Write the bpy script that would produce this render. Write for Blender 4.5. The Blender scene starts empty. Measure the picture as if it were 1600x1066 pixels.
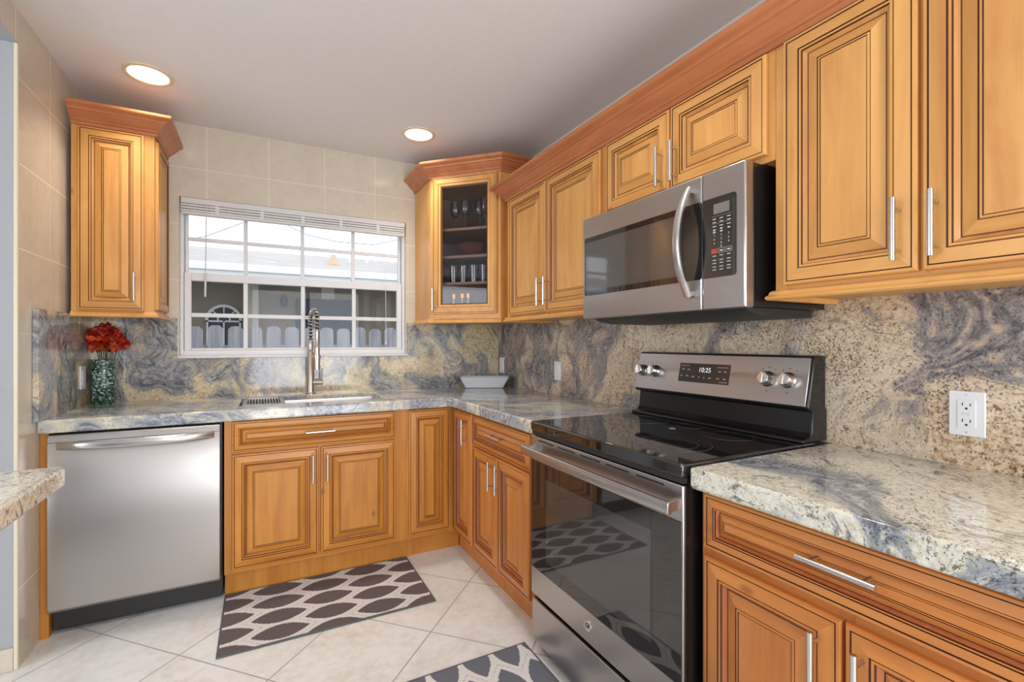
import bpy, bmesh, math, random
from mathutils import Vector, Matrix
random.seed(7)
PI = math.pi
S = bpy.context.scene
COL = S.collection

# ------------------------------------------------------------------ camera
cam_d = bpy.data.cameras.new('camera')
cam = bpy.data.objects.new('camera', cam_d); COL.objects.link(cam)
cam.location = (-1.636, -3.211, 1.234)
cam.rotation_euler = (PI/2, 0, -0.474)
cam_d.sensor_width = 36.0
cam_d.lens = 730.1*36/1600
cam_d.shift_x = 17.6/1600
cam_d.shift_y = 2.8/1600
cam_d.clip_start = 0.02
S.camera = cam

# ------------------------------------------------------------------ world / colour
S.view_settings.view_transform = 'Standard'
S.view_settings.look = 'None'
S.view_settings.gamma = 1.0
S.view_settings.use_curve_mapping = False
S.view_settings.exposure = -0.17
W = bpy.data.worlds.new('sky'); S.world = W; W.use_nodes = True
bg = W.node_tree.nodes['Background']
bg.inputs[0].default_value = (0.90, 0.95, 1.0, 1); bg.inputs[1].default_value = 2.2

# ------------------------------------------------------------------ lights
WARM = (1.0, 0.92, 0.82)
DOWNLIGHTS = [(-2.106, -0.505), (-0.79, -0.476), (-2.1, -2.0), (-0.85, -2.05), (-1.5, -3.6), (-1.5, -4.7)]  # first two are in view; the other four are unseen, added for light
DL_POWER = 3.2
def area(name, loc, rot, sx, sy, power, color, shape='RECTANGLE', spread=PI):
    l = bpy.data.lights.new(name, 'AREA'); l.shape = shape; l.size = sx; l.size_y = sy
    l.energy = power; l.color = color; l.spread = spread
    o = bpy.data.objects.new(name, l); COL.objects.link(o); o.location = loc; o.rotation_euler = rot
    return o
# added fill lamps, both unseen: one behind the camera, one in the left room
area('fill_rear', (-.93, -5.35, 1.15), (PI/2, 0, 0), 1.7, 2.0, 92, (0.95, 0.97, 1.0))
area('fill_side_room', (-5.3, -2.9, 1.3), (PI/2, 0, -PI/2), 2.6, 1.8, 75, (0.90, 0.95, 1.0))

# ------------------------------------------------------------------ node helpers
def new_mat(name):
    m = bpy.data.materials.new(name); m.use_nodes = True
    nt = m.node_tree; b = nt.nodes['Principled BSDF']
    return m, nt, b
def L(nt, a, b): nt.links.new(a, b)
def node(nt, typ, **kw):
    n = nt.nodes.new(typ)
    for k, v in kw.items(): setattr(n, k, v)
    return n
def math_n(nt, op, a, b=None, c=None):
    n = nt.nodes.new('ShaderNodeMath'); n.operation = op
    for i, v in enumerate((a, b, c)):
        if v is None: continue
        if isinstance(v, (int, float)): n.inputs[i].default_value = v
        else: nt.links.new(v, n.inputs[i])
    return n.outputs[0]
def coords(nt, scale=(1,1,1), rot=(0,0,0), loc=(0,0,0), kind='Object'):
    tc = nt.nodes.new('ShaderNodeTexCoord'); mp = nt.nodes.new('ShaderNodeMapping')
    mp.inputs['Location'].default_value = loc; mp.inputs['Rotation'].default_value = rot; mp.inputs['Scale'].default_value = scale
    L(nt, tc.outputs[kind], mp.inputs[0]); return mp.outputs[0]
def noise(nt, vec, scale, detail=2, rough=0.5, dist=0.0):
    n = nt.nodes.new('ShaderNodeTexNoise'); L(nt, vec, n.inputs['Vector'])
    n.inputs['Scale'].default_value = scale; n.inputs['Detail'].default_value = detail
    n.inputs['Roughness'].default_value = rough; n.inputs['Distortion'].default_value = dist
    return n
def ramp(nt, fac, stops, interp='LINEAR'):
    r = nt.nodes.new('ShaderNodeValToRGB'); L(nt, fac, r.inputs[0]); cr = r.color_ramp; cr.interpolation = interp
    while len(cr.elements) > 1: cr.elements.remove(cr.elements[0])
    cr.elements[0].position = stops[0][0]; cr.elements[0].color = (*stops[0][1], 1)
    for p, c in stops[1:]:
        e = cr.elements.new(p); e.color = (*c, 1)
    return r.outputs[0]
def mix(nt, fac, a, b, mode='MIX'):
    n = nt.nodes.new('ShaderNodeMix'); n.data_type = 'RGBA'; n.blend_type = mode
    if isinstance(fac, (int, float)): n.inputs[0].default_value = fac
    else: L(nt, fac, n.inputs[0])
    for i, v in ((6, a), (7, b)):
        if isinstance(v, tuple): n.inputs[i].default_value = (*v, 1)
        else: L(nt, v, n.inputs[i])
    return n.outputs[2]
def bump(nt, b, h, strength=0.2, dist=0.002):
    n = nt.nodes.new('ShaderNodeBump'); n.inputs['Strength'].default_value = strength; n.inputs['Distance'].default_value = dist
    L(nt, h, n.inputs['Height']); L(nt, n.outputs[0], b.inputs['Normal'])
def g(v): return ((v/255)/12.92 if v/255 <= .04045 else ((v/255+.055)/1.055)**2.4)
def rgb(r, gg, b): return (g(r), g(gg), g(b))

def plain(name, c, rough=0.5, metal=0.0, **kw):
    m, nt, b = new_mat(name)
    b.inputs['Base Color'].default_value = (*c, 1); b.inputs['Roughness'].default_value = rough; b.inputs['Metallic'].default_value = metal
    v = coords(nt); n = noise(nt, v, 35, 3)
    lo = tuple(x*0.94 for x in c)
    L(nt, mix(nt, n.outputs[0], lo, c), b.inputs['Base Color'])
    for k, x in kw.items(): b.inputs[k].default_value = x
    return m

def wood(name, light, dark, axis='z', rough=0.42):
    m, nt, b = new_mat(name)
    oi = nt.nodes.new('ShaderNodeObjectInfo')
    tc = nt.nodes.new('ShaderNodeTexCoord')
    add = nt.nodes.new('ShaderNodeVectorMath'); add.operation = 'ADD'
    L(nt, tc.outputs['Object'], add.inputs[0])
    sc = nt.nodes.new('ShaderNodeVectorMath'); sc.operation = 'SCALE'; sc.inputs[0].default_value = (13.0, 7.0, 9.0)
    L(nt, oi.outputs['Random'], sc.inputs['Scale']); L(nt, sc.outputs[0], add.inputs[1])
    def mp(s):
        q = nt.nodes.new('ShaderNodeMapping'); q.inputs['Scale'].default_value = s; L(nt, add.outputs[0], q.inputs[0]); return q.outputs[0]
    st = (22, 22, 1.4) if axis == 'z' else (1.4, 22, 22)
    fine = (140, 140, 3.0) if axis == 'z' else (3.0, 140, 140)
    blot = (7, 7, 2.2) if axis == 'z' else (2.2, 7, 7)
    n1 = noise(nt, mp(st), 1.0, 4, 0.6, 0.6)
    n2 = noise(nt, mp(fine), 1.0, 2, 0.5)
    n3 = noise(nt, mp(blot), 1.0, 3, 0.6, 1.2)
    c = ramp(nt, n1.outputs[0], [(0.25, dark), (0.5, tuple((a*0.45+d*0.55) for a, d in zip(dark, light))), (0.72, light)])
    c = mix(nt, math_n(nt, 'MULTIPLY', n2.outputs[0], 0.25), c, dark)
    pale = tuple(min(1, x*1.16) for x in light)
    f3 = ramp(nt, n3.outputs[0], [(0.35, (0, 0, 0)), (0.7, (1, 1, 1))])
    c = mix(nt, math_n(nt, 'MULTIPLY', f3, 0.45), c, pale)
    vo = nt.nodes.new('ShaderNodeTexVoronoi'); vo.inputs['Scale'].default_value = 1.0; L(nt, mp((5.5, 5.5, 3.2) if axis == 'z' else (3.2, 5.5, 5.5)), vo.inputs['Vector'])
    kn = ramp(nt, vo.outputs['Distance'], [(0.03, (1, 1, 1)), (0.075, (0, 0, 0))])
    c = mix(nt, math_n(nt, 'MULTIPLY', kn, 0.55), c, tuple(x*0.45 for x in dark))
    L(nt, c, b.inputs['Base Color'])
    b.inputs['Roughness'].default_value = rough
    b.inputs['Coat Weight'].default_value = 0.12; b.inputs['Coat Roughness'].default_value = 0.25
    bump(nt, b, n2.outputs[0], 0.05, 0.001)
    return m

def granite(name, creams, greys, scale=1.0, rot=(0.3, 0.5, 0.6), grey_amt=0.5, speck=0.5, garnet=0.3, stretch=(1, 1, 0.33), rough=0.09, grad=None, dash=0.0):
    m, nt, b = new_mat(name)
    v0 = coords(nt)
    def warp(v, sc, amp):
        w = noise(nt, v, sc, 2, 0.5)
        c0 = nt.nodes.new('ShaderNodeVectorMath'); c0.operation = 'SUBTRACT'; L(nt, w.outputs['Color'], c0.inputs[0]); c0.inputs[1].default_value = (.5, .5, .5)
        s0 = nt.nodes.new('ShaderNodeVectorMath'); s0.operation = 'SCALE'; s0.inputs['Scale'].default_value = amp; L(nt, c0.outputs[0], s0.inputs[0])
        a0 = nt.nodes.new('ShaderNodeVectorMath'); a0.operation = 'ADD'; L(nt, v, a0.inputs[0]); L(nt, s0.outputs[0], a0.inputs[1]); return a0.outputs[0]
    def mapped(v, r_=(0, 0, 0), s_=(1, 1, 1)):
        q = nt.nodes.new('ShaderNodeMapping'); q.inputs['Rotation'].default_value = r_; q.inputs['Scale'].default_value = s_; L(nt, v, q.inputs[0]); return q.outputs[0]
    wv = warp(warp(v0, 2.4*scale, .62/scale), 8*scale, .10/scale)
    d = mapped(mapped(wv, rot), (0, 0, 0), stretch)
    vein = noise(nt, d, 5.5*scale, 3, 0.5)
    streak = noise(nt, mapped(d, (0, 0, 0), tuple(max(.35, x) if x < 1 else 1 for x in stretch)), 42*scale, 4, 0.65)
    grain = noise(nt, v0, 140, 3, 0.8)
    med = noise(nt, v0, 60, 4, 0.75)
    cream = ramp(nt, med.outputs[0], [(0.36, creams[0]), (0.47, creams[1]), (0.62, creams[2])])
    broad = noise(nt, wv, 3.2, 2, 0.5)
    cream = mix(nt, ramp(nt, broad.outputs[0], [(0.40, (0, 0, 0)), (0.62, (.6, .6, .6))]), cream, creams[2])
    grey = ramp(nt, math_n(nt, 'ADD', math_n(nt, 'MULTIPLY', streak.outputs[0], .7), math_n(nt, 'MULTIPLY', med.outputs[0], .3)),
                [(0.36, greys[0]), (0.46, greys[1]), (0.55, greys[2]), (0.63, creams[1])])
    t = math_n(nt, 'ADD', vein.outputs[0], math_n(nt, 'MULTIPLY', math_n(nt, 'SUBTRACT', streak.outputs[0], 0.5), 0.40))
    t = math_n(nt, 'ADD', t, math_n(nt, 'MULTIPLY', math_n(nt, 'SUBTRACT', med.outputs[0], 0.5), 0.22))
    if grad is not None:   # the stone runs greyer towards one end of the slab
        sp = nt.nodes.new('ShaderNodeSeparateXYZ'); L(nt, v0, sp.inputs[0])
        mr = nt.nodes.new('ShaderNodeMapRange'); L(nt, sp.outputs[grad[0]], mr.inputs[0])
        mr.inputs[1].default_value = grad[1]; mr.inputs[2].default_value = grad[2]; mr.inputs[3].default_value = grad[3]; mr.inputs[4].default_value = grad[4]
        t = math_n(nt, 'ADD', t, mr.outputs[0])
    lo = 0.5 + (0.5-grey_amt)*0.40
    fac = ramp(nt, t, [(lo-0.025, (0, 0, 0)), (lo+0.03, (1, 1, 1))])
    c = mix(nt, fac, cream, grey)
    ln = ramp(nt, streak.outputs[0], [(0.34, (1, 1, 1)), (0.43, (0, 0, 0))])
    c = mix(nt, math_n(nt, 'MULTIPLY', ln, 0.55+dash*.3), c, greys[0])
    # dark mineral flecks, denser in patches
    patch = noise(nt, wv, 6, 3, 0.6)
    th = math_n(nt, 'ADD', grain.outputs[0], math_n(nt, 'MULTIPLY', math_n(nt, 'SUBTRACT', patch.outputs[0], .5), .30))
    fl = ramp(nt, th, [(0.665-.07*speck, (0, 0, 0)), (0.70-.07*speck, (1, 1, 1))])
    c = mix(nt, math_n(nt, 'MULTIPLY', fl, 0.78), c, rgb(56, 48, 46))
    if dash > 0:
        dn = noise(nt, mapped(d, (0, 0, 0), (1, 1, 1)), 75, 3, .7)
        c = mix(nt, math_n(nt, 'MULTIPLY', ramp(nt, dn.outputs[0], [(0.62, (0, 0, 0)), (0.68, (1, 1, 1))]), dash), c, rgb(70, 66, 62))
    lt = ramp(nt, grain.outputs[0], [(0.30, (1, 1, 1)), (0.40, (0, 0, 0))])
    c = mix(nt, math_n(nt, 'MULTIPLY', lt, 0.55), c, creams[2])
    vg = nt.nodes.new('ShaderNodeTexVoronoi'); vg.inputs['Scale'].default_value = 48; L(nt, warp(v0, 60, .03), vg.inputs['Vector'])
    sg = nt.nodes.new('ShaderNodeSeparateColor'); L(nt, vg.outputs['Color'], sg.inputs[0])
    gt = math_n(nt, 'MULTIPLY', ramp(nt, sg.outputs[0], [(0.95-0.1*garnet, (0, 0, 0)), (0.96-0.1*garnet, (1, 1, 1))]),
                ramp(nt, vg.outputs['Distance'], [(0.20, (1, 1, 1)), (0.34, (0, 0, 0))]))
    c = mix(nt, math_n(nt, 'MULTIPLY', gt, 0.75), c, rgb(112, 70, 62))
    L(nt, c, b.inputs['Base Color'])
    b.inputs['Roughness'].default_value = rough
    b.inputs['Specular IOR Level'].default_value = 0.5
    return m

def steel(name, c=(0.50, 0.475, 0.46), rough=0.30, axis='x'):
    m, nt, b = new_mat(name)
    b.inputs['Metallic'].default_value = 1.0
    s = {'x': (3, 700, 700), 'z': (700, 700, 3), 'n': (90, 90, 90)}[axis]
    n = noise(nt, coords(nt, s), 1.0, 2, 0.5)
    big = noise(nt, coords(nt), 2.0, 2, 0.5)
    lo = tuple(x*0.96 for x in c)
    L(nt, mix(nt, n.outputs[0], lo, c), b.inputs['Base Color'])
    r = math_n(nt, 'ADD', math_n(nt, 'MULTIPLY', n.outputs[0], 0.03), rough-0.01)
    r = math_n(nt, 'ADD', r, math_n(nt, 'MULTIPLY', math_n(nt, 'SUBTRACT', big.outputs[0], 0.5), 0.06))
    L(nt, r, b.inputs['Roughness'])
    if axis != 'n': b.inputs['Anisotropic'].default_value = 0.5
    return m

def tiles(name, u, v, size, mortar, c1, c2, grout, rough, uo=0.0, vo=0.0, bstr=0.15):
    """u, v: coefficient triples giving the two tile axes in object space"""
    m, nt, b = new_mat(name)
    tc = nt.nodes.new('ShaderNodeTexCoord')
    def dot(vec):
        d = nt.nodes.new('ShaderNodeVectorMath'); d.operation = 'DOT_PRODUCT'; L(nt, tc.outputs['Object'], d.inputs[0]); d.inputs[1].default_value = vec
        return d.outputs['Value']
    uu = math_n(nt, 'ADD', dot(u), 50*size-uo); vv = math_n(nt, 'ADD', dot(v), 50*size-vo)
    cb = nt.nodes.new('ShaderNodeCombineXYZ'); L(nt, uu, cb.inputs[0]); L(nt, vv, cb.inputs[1])
    br = nt.nodes.new('ShaderNodeTexBrick'); L(nt, cb.outputs[0], br.inputs['Vector'])
    br.offset = 0.0; br.squash = 1.0
    br.inputs['Scale'].default_value = 1.0; br.inputs['Mortar Size'].default_value = mortar
    br.inputs['Mortar Smooth'].default_value = 0.2; br.inputs['Bias'].default_value = 0.0
    br.inputs['Brick Width'].default_value = size; br.inputs['Row Height'].default_value = size
    br.inputs['Color1'].default_value = (0, 0, 0, 1); br.inputs['Color2'].default_value = (1, 1, 1, 1); br.inputs['Mortar'].default_value = (0.5, 0.5, 0.5, 1)
    n1 = noise(nt, coords(nt), 5, 5, 0.6, 0.5); n2 = noise(nt, coords(nt), 26, 5, 0.7)
    f = math_n(nt, 'ADD', math_n(nt, 'MULTIPLY', n1.outputs[0], 0.5), math_n(nt, 'MULTIPLY', n2.outputs[0], 0.5))
    c = ramp(nt, f, [(0.36, c2), (0.56, c1)])
    sp = nt.nodes.new('ShaderNodeSeparateColor'); L(nt, br.outputs['Color'], sp.inputs[0])
    c = mix(nt, math_n(nt, 'MULTIPLY', sp.outputs[0], 0.25), c, tuple(x*0.93 for x in c1))
    c = mix(nt, br.outputs['Fac'], c, grout)
    L(nt, c, b.inputs['Base Color'])
    r = math_n(nt, 'ADD', math_n(nt, 'MULTIPLY', br.outputs['Fac'], 0.5), rough); L(nt, r, b.inputs['Roughness'])
    h = math_n(nt, 'SUBTRACT', math_n(nt, 'MULTIPLY', n1.outputs[0], 0.4), br.outputs['Fac'])
    bump(nt, b, h, bstr, 0.002)
    return m

# ------------------------------------------------------------------ materials
UP_L, UP_D = rgb(220, 166, 94), rgb(192, 126, 62)
WV = wood('maple_upper_vertical', UP_L, UP_D, 'z'); WH = wood('maple_upper_horizontal', UP_L, UP_D, 'x')
BS_L, BS_D = rgb(204, 140, 56), rgb(166, 98, 30)
BV = wood('maple_base_vertical', BS_L, BS_D, 'z'); BH = wood('maple_base_horizontal', BS_L, BS_D, 'x')
RS_L, RS_D = rgb(214, 144, 74), rgb(184, 102, 44)  # redder cast of the light on this run, put into the maple colour
RV = wood('maple_range_side_vertical', RS_L, RS_D, 'z'); RH = wood('maple_range_side_horizontal', RS_L, RS_D, 'x')
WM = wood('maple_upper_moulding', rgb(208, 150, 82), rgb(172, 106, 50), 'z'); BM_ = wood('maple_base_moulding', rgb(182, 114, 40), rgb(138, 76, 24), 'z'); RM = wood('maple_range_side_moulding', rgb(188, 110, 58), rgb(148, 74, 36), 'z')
MOULD = {}
CROWN = wood('cherry_crown', rgb(192, 122, 76), rgb(158, 86, 48), 'x', 0.4)
GLAZE = plain('chocolate_glaze', rgb(72, 36, 18), 0.5)
INNER = plain('cabinet_interior', rgb(196, 170, 150), 0.6)
SP_BACK = granite('granite_backsplash', (rgb(150, 132, 100), rgb(204, 184, 146), rgb(226, 214, 186)), (rgb(78, 80, 88), rgb(122, 126, 134), rgb(160, 162, 164)), 1.0, (0.2, 0.5, 0.1), 0.60, 0.95, 0.1, (1, 1, 0.40))
SP_RIGHT = granite('granite_backsplash_tan', (rgb(158, 128, 100), rgb(206, 178, 144), rgb(226, 212, 190)), (rgb(86, 80, 82), rgb(124, 120, 122), rgb(158, 152, 148)), 0.9, (-0.40, 0.1, 0.1), 0.44, 1.35, 0.35, (1, 1, 0.32), grad=(1, -2.4, -.2, -.03, .10))
CT_LEFT = granite('granite_counter_grey', (rgb(170, 162, 138), rgb(204, 198, 180), rgb(226, 222, 208)), (rgb(92, 98, 108), rgb(136, 142, 152), rgb(172, 176, 180)), 1.1, (0.1, 0.1, 0.30), 0.62, 0.4, 0.1, (0.35, 1, 1))
CT_RIGHT = granite('granite_counter_cream', (rgb(166, 160, 134), rgb(210, 206, 188), rgb(230, 228, 216)), (rgb(86, 92, 100), rgb(128, 134, 144), rgb(162, 168, 174)), 0.9, (0.1, 0.1, 0.45), 0.34, 1.1, 1.2, (1, 0.28, 1), dash=.9)
STEEL = steel('brushed_stainless', axis='x'); STEELV = steel('brushed_stainless_vertical', axis='z')
NICKEL = steel('brushed_nickel', (0.66, 0.65, 0.64), 0.24, 'n')
WNICKEL = steel('warm_brushed_nickel', (0.68, 0.62, 0.57), 0.30, 'n')
CHROME = steel('polished_chrome', (0.85, 0.84, 0.82), 0.12, 'n')
BLACK = plain('black_enamel', (0.012, 0.011, 0.011), 0.22)
BLACKM = plain('black_plastic', (0.02, 0.02, 0.02), 0.5)
GLASSK = plain('black_glass', (0.012, 0.012, 0.013), 0.03, 0.0, **{'IOR': 1.9})
OVENG = plain('oven_glass', (0.02, 0.018, 0.017), 0.025, 0.0, **{'IOR': 1.75})
OVENIN = plain('oven_glass_centre', (0.055, 0.052, 0.05), 0.025, 0.0, **{'IOR': 1.75})
MWG = plain('microwave_glass', (0.075, 0.068, 0.062), 0.05, 0.0, **{'IOR': 1.9})
RINGM = plain('burner_print', (0.09, 0.09, 0.095), 0.2)
KEYPRINT = plain('keypad_print', rgb(190, 195, 200), 0.5)
KEYDARK = plain('panel_print', rgb(60, 60, 62), 0.5)
LCD = plain('lcd_panel', rgb(122, 116, 112), 0.2)
REDKEY = plain('red_key', rgb(190, 60, 62), 0.4)
WHITE = plain('white_vinyl', rgb(226, 226, 228), 0.35)
BLINDW = plain('white_blind', rgb(216, 216, 214), 0.4)
PLATE = plain('white_plate', rgb(236, 238, 242), 0.3)
SLOT = plain('dark_slot', (0.02, 0.02, 0.02), 0.6)
CEIL = plain('ceiling_paint', rgb(230, 226, 224), 0.85)
BLUEW = plain('blue_grey_paint', rgb(166, 168, 173), 0.8)
REARW = plain('pale_wall_paint', rgb(214, 208, 200), 0.8)
TRIMT = plain('tile_edge', rgb(224, 216, 190), 0.3)
HOLE = plain('dark_grout', rgb(120, 110, 100), 0.8)
T1, T2, TG = rgb(210, 200, 184), rgb(200, 188, 171), rgb(224, 216, 202)
TILE_B = tiles('wall_tile_back', (1, 0, 0), (0, 0, 1), 0.3235, 0.0022, T1, T2, TG, 0.16, -0.947, 2.24)
TILE_L = tiles('wall_tile_left', (0, 1, 0), (0, 0, 1), 0.3235, 0.0022, T1, T2, TG, 0.16, -0.18, 2.24)
FLOOR = tiles('floor_tile', (1, -1, 0), (1, 1, 0), 0.622, 0.0042, rgb(228, 229, 228), rgb(211, 206, 199), rgb(160, 155, 150), 0.24, 0.31, -2.292)
GLASS = None
def thin_glass(name, tint=(1, 1, 1), refl=1.0, base=0.0):
    m = bpy.data.materials.new(name); m.use_nodes = True; nt = m.node_tree
    nt.nodes.remove(nt.nodes['Principled BSDF']); out = nt.nodes['Material Output']
    tr = nt.nodes.new('ShaderNodeBsdfTransparent'); tr.inputs[0].default_value = (*tint, 1)
    gl = nt.nodes.new('ShaderNodeBsdfGlossy'); gl.inputs['Roughness'].default_value = 0.02
    fr = nt.nodes.new('ShaderNodeFresnel'); fr.inputs[0].default_value = 1.5
    mx = nt.nodes.new('ShaderNodeMixShader')
    L(nt, math_n(nt, 'ADD', math_n(nt, 'MULTIPLY', fr.outputs[0], refl), base), mx.inputs[0]); L(nt, tr.outputs[0], mx.inputs[1]); L(nt, gl.outputs[0], mx.inputs[2])
    L(nt, mx.outputs[0], out.inputs[0]); return m
GLASS = thin_glass('window_glass', (1, 1, 1), .5)
SCREEN = thin_glass('screened_glass', (0.76, 0.76, 0.78), .3)
CABG = thin_glass('cabinet_glass', (0.82, 0.80, 0.80), .8)
CLEARG = thin_glass('drinking_glass', (0.86, 0.90, 0.94), 2.2, .08)
PURPG = thin_glass('purple_glass', (0.75, 0.5, 0.85), 2.0, .08)
def emis(name, c, s):
    m, nt, b = new_mat(name); b.inputs['Emission Color'].default_value = (*c, 1); b.inputs['Emission Strength'].default_value = s
    b.inputs['Base Color'].default_value = (*c, 1); return m
LAMP = emis('lamp_lens', (1.0, 0.93, 0.78), 4.0)
AMBER_GLINT = emis('amber_glint', (1.0, 0.36, 0.04), 1.3)  # amber glow that imitates reflections in the glass cabinet
CLOCK = emis('clock_digits', (0.75, 0.80, 0.85), 0.55)

# ------------------------------------------------------------------ mesh builder
class MB:
    def __init__(s): s.v = []; s.f = []; s.m = []
    def add(s, vs, fs, mi=0):
        o = len(s.v); s.v += [tuple(v) for v in vs]
        for f in fs: s.f.append([o+i for i in f]); s.m.append(mi)
        return s
    def box(s, x0, x1, y0, y1, z0, z1, mi=0):
        x0, x1 = sorted((x0, x1)); y0, y1 = sorted((y0, y1)); z0, z1 = sorted((z0, z1))
        return s.add([(x0,y0,z0),(x1,y0,z0),(x1,y1,z0),(x0,y1,z0),(x0,y0,z1),(x1,y0,z1),(x1,y1,z1),(x0,y1,z1)],
                     [(0,3,2,1),(4,5,6,7),(0,1,5,4),(1,2,6,5),(2,3,7,6),(3,0,4,7)], mi)
    def prism(s, poly, z0, z1, mi=0):
        n = len(poly)
        return s.add([(x,y,z0) for x,y in poly]+[(x,y,z1) for x,y in poly],
                     [list(range(n))[::-1], [n+i for i in range(n)]]+[(i,(i+1)%n,n+(i+1)%n,n+i) for i in range(n)], mi)
    def extr(s, poly, x0, x1, mi=0):   # poly in (y,z), extruded along x
        n = len(poly)
        return s.add([(x0,y,z) for y,z in poly]+[(x1,y,z) for y,z in poly],
                     [list(range(n)), [n+i for i in range(n)][::-1]]+[(i,n+i,n+(i+1)%n,(i+1)%n) for i in range(n)], mi)
    def sweep_section(s, pts, frames, sec, mi=0, caps=True, closed_sec=True):
        """pts: centre points; frames: list of (U,V); sec: list of (u,v)"""
        n = len(sec); base = len(s.v)
        for p, (U, V) in zip(pts, frames):
            for (a, b) in sec: s.v.append(tuple(Vector(p)+Vector(U)*a+Vector(V)*b))
        for i in range(len(pts)-1):
            for j in range(n if closed_sec else n-1):
                k = (j+1) % n
                s.f.append([base+i*n+j, base+i*n+k, base+(i+1)*n+k, base+(i+1)*n+j]); s.m.append(mi)
        if caps:
            s.f.append([base+j for j in range(n)][::-1]); s.m.append(mi)
            s.f.append([base+(len(pts)-1)*n+j for j in range(n)]); s.m.append(mi)
        return s
    def tube(s, pts, r, n=12, mi=0, caps=True, sy=1.0):
        pts = [Vector(p) for p in pts]; fr = []
        rr = r if isinstance(r, (list, tuple)) else [r]*len(pts)
        up = None
        base = len(s.v)
        for i, p in enumerate(pts):
            t = (pts[min(i+1, len(pts)-1)]-pts[max(i-1, 0)]).normalized()
            if up is None:
                a = Vector((0, 0, 1)) if abs(t.z) < 0.9 else Vector((1, 0, 0)); up = t.cross(a).normalized()
            else: up = (up - t*up.dot(t)).normalized()
            w = t.cross(up)
            for j in range(n):
                q = 2*PI*j/n
                s.v.append(tuple(p+up*math.cos(q)*rr[i]+w*math.sin(q)*rr[i]*sy))
        for i in range(len(pts)-1):
            for j in range(n):
                k = (j+1) % n
                s.f.append([base+i*n+j, base+i*n+k, base+(i+1)*n+k, base+(i+1)*n+j]); s.m.append(mi)
        if caps:
            s.f.append([base+j for j in range(n)][::-1]); s.m.append(mi)
            s.f.append([base+(len(pts)-1)*n+j for j in range(n)]); s.m.append(mi)
        return s
    def lathe(s, prof, c=(0,0,0), n=24, mi=0, axis='z', closed=False):
        base = len(s.v); cx, cy, cz = c
        for (r, h) in prof:
            for j in range(n):
                a = 2*PI*j/n; q = (r*math.cos(a), r*math.sin(a))
                if axis == 'z': s.v.append((cx+q[0], cy+q[1], cz+h))
                elif axis == 'y': s.v.append((cx+q[0], cy+h, cz+q[1]))
                else: s.v.append((cx+h, cy+q[0], cz+q[1]))
        for i in range(len(prof)-1):
            for j in range(n):
                k = (j+1) % n
                s.f.append([base+i*n+j, base+i*n+k, base+(i+1)*n+k, base+(i+1)*n+j]); s.m.append(mi)
        if not closed:
            s.f.append([base+j for j in range(n)][::-1]); s.m.append(mi)
            s.f.append([base+(len(prof)-1)*n+j for j in range(n)]); s.m.append(mi)
        return s
    def rings(s, x0, x1, z0, z1, yb, prof, mats):
        """nested rectangles facing -y. prof: (inset, height); mats: (vertical, horizontal) per band"""
        base = len(s.v)
        for t, h in prof:
            for (x, z) in ((x0+t, z0+t), (x1-t, z0+t), (x1-t, z1-t), (x0+t, z1-t)): s.v.append((x, yb-h, z))
        for i in range(len(prof)-1):
            for j in range(4):
                k = (j+1) % 4
                s.f.append([base+4*i+j, base+4*i+k, base+4*i+4+k, base+4*i+4+j])
                mv, mh = mats[i]; s.m.append(mh if j in (0, 2) else mv)
        e = base+4*(len(prof)-1); s.f.append([e, e+1, e+2, e+3]); s.m.append(mats[-1][0])
        s.f.append([base+3, base+2, base+1, base]); s.m.append(mats[-1][0])
        return s
    def build(s, name, mats, parent=None, bevel=0.0, seg=2, smooth=True, angle=35, sub=0):
        me = bpy.data.meshes.new(name)
        off = parent.get('_b', (0, 0, 0)) if parent is not None else (0, 0, 0)
        par = parent
        while par is not None and par.parent is not None: par = par.parent
        if par is not None: off = BASES.get(par.name, (0, 0, 0))
        vs = [(a-off[0], b-off[1], c-off[2]) for a, b, c in s.v]
        me.from_pydata(vs, [], s.f)
        if not isinstance(mats, (list, tuple)): mats = [mats]
        for m in mats: me.materials.append(m)
        for p, mi in zip(me.polygons, s.m): p.material_index = mi
        bm = bmesh.new(); bm.from_mesh(me); bmesh.ops.recalc_face_normals(bm, faces=bm.faces[:]); bm.to_mesh(me); bm.free()
        if smooth:
            me.polygons.foreach_set('use_smooth', [True]*len(me.polygons)); me.set_sharp_from_angle(angle=math.radians(angle))
        o = bpy.data.objects.new(name, me); COL.objects.link(o)
        if parent is not None: o.parent = parent
        if bevel > 0:
            b = o.modifiers.new('bevel', 'BEVEL'); b.width = bevel; b.segments = seg; b.limit_method = 'ANGLE'; b.angle_limit = math.radians(40); b.harden_normals = False
        if sub:
            q = o.modifiers.new('sub', 'SUBSURF'); q.levels = sub; q.render_levels = sub
        return o
BASES = {}
ROT = {'B': 0.0, 'R': -PI/2, 'L': PI/2}
def run_world(run, x, y, z):
    if run == 'R': return (y, -x, z)
    if run == 'L': return (-y+XL_WALL, x, z)
    return (x, y, z)
XL_WALL = -2.453
def thing(name, label, cat, base=(0, 0, 0), run='B', group=None):
    """Empty at the thing's base; part geometry is given in run coordinates (x along, -y to the front, z up)"""
    o = bpy.data.objects.new(name, None); COL.objects.link(o); o.empty_display_size = 0.05
    o.location = run_world(run, *base); o.rotation_euler = (0, 0, ROT[run])
    o['label'] = label; o['category'] = cat
    if group: o['group'] = group
    BASES[o.name] = base
    return o
def tag(o, label, cat, group=None, kind=None):
    if label: o['label'] = label
    if cat: o['category'] = cat
    if group: o['group'] = group
    if kind: o['kind'] = kind
    return o
def struct(name, mb, mats, **kw):
    o = mb.build(name, mats, None, **kw); o['kind'] = 'structure'; return o
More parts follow.
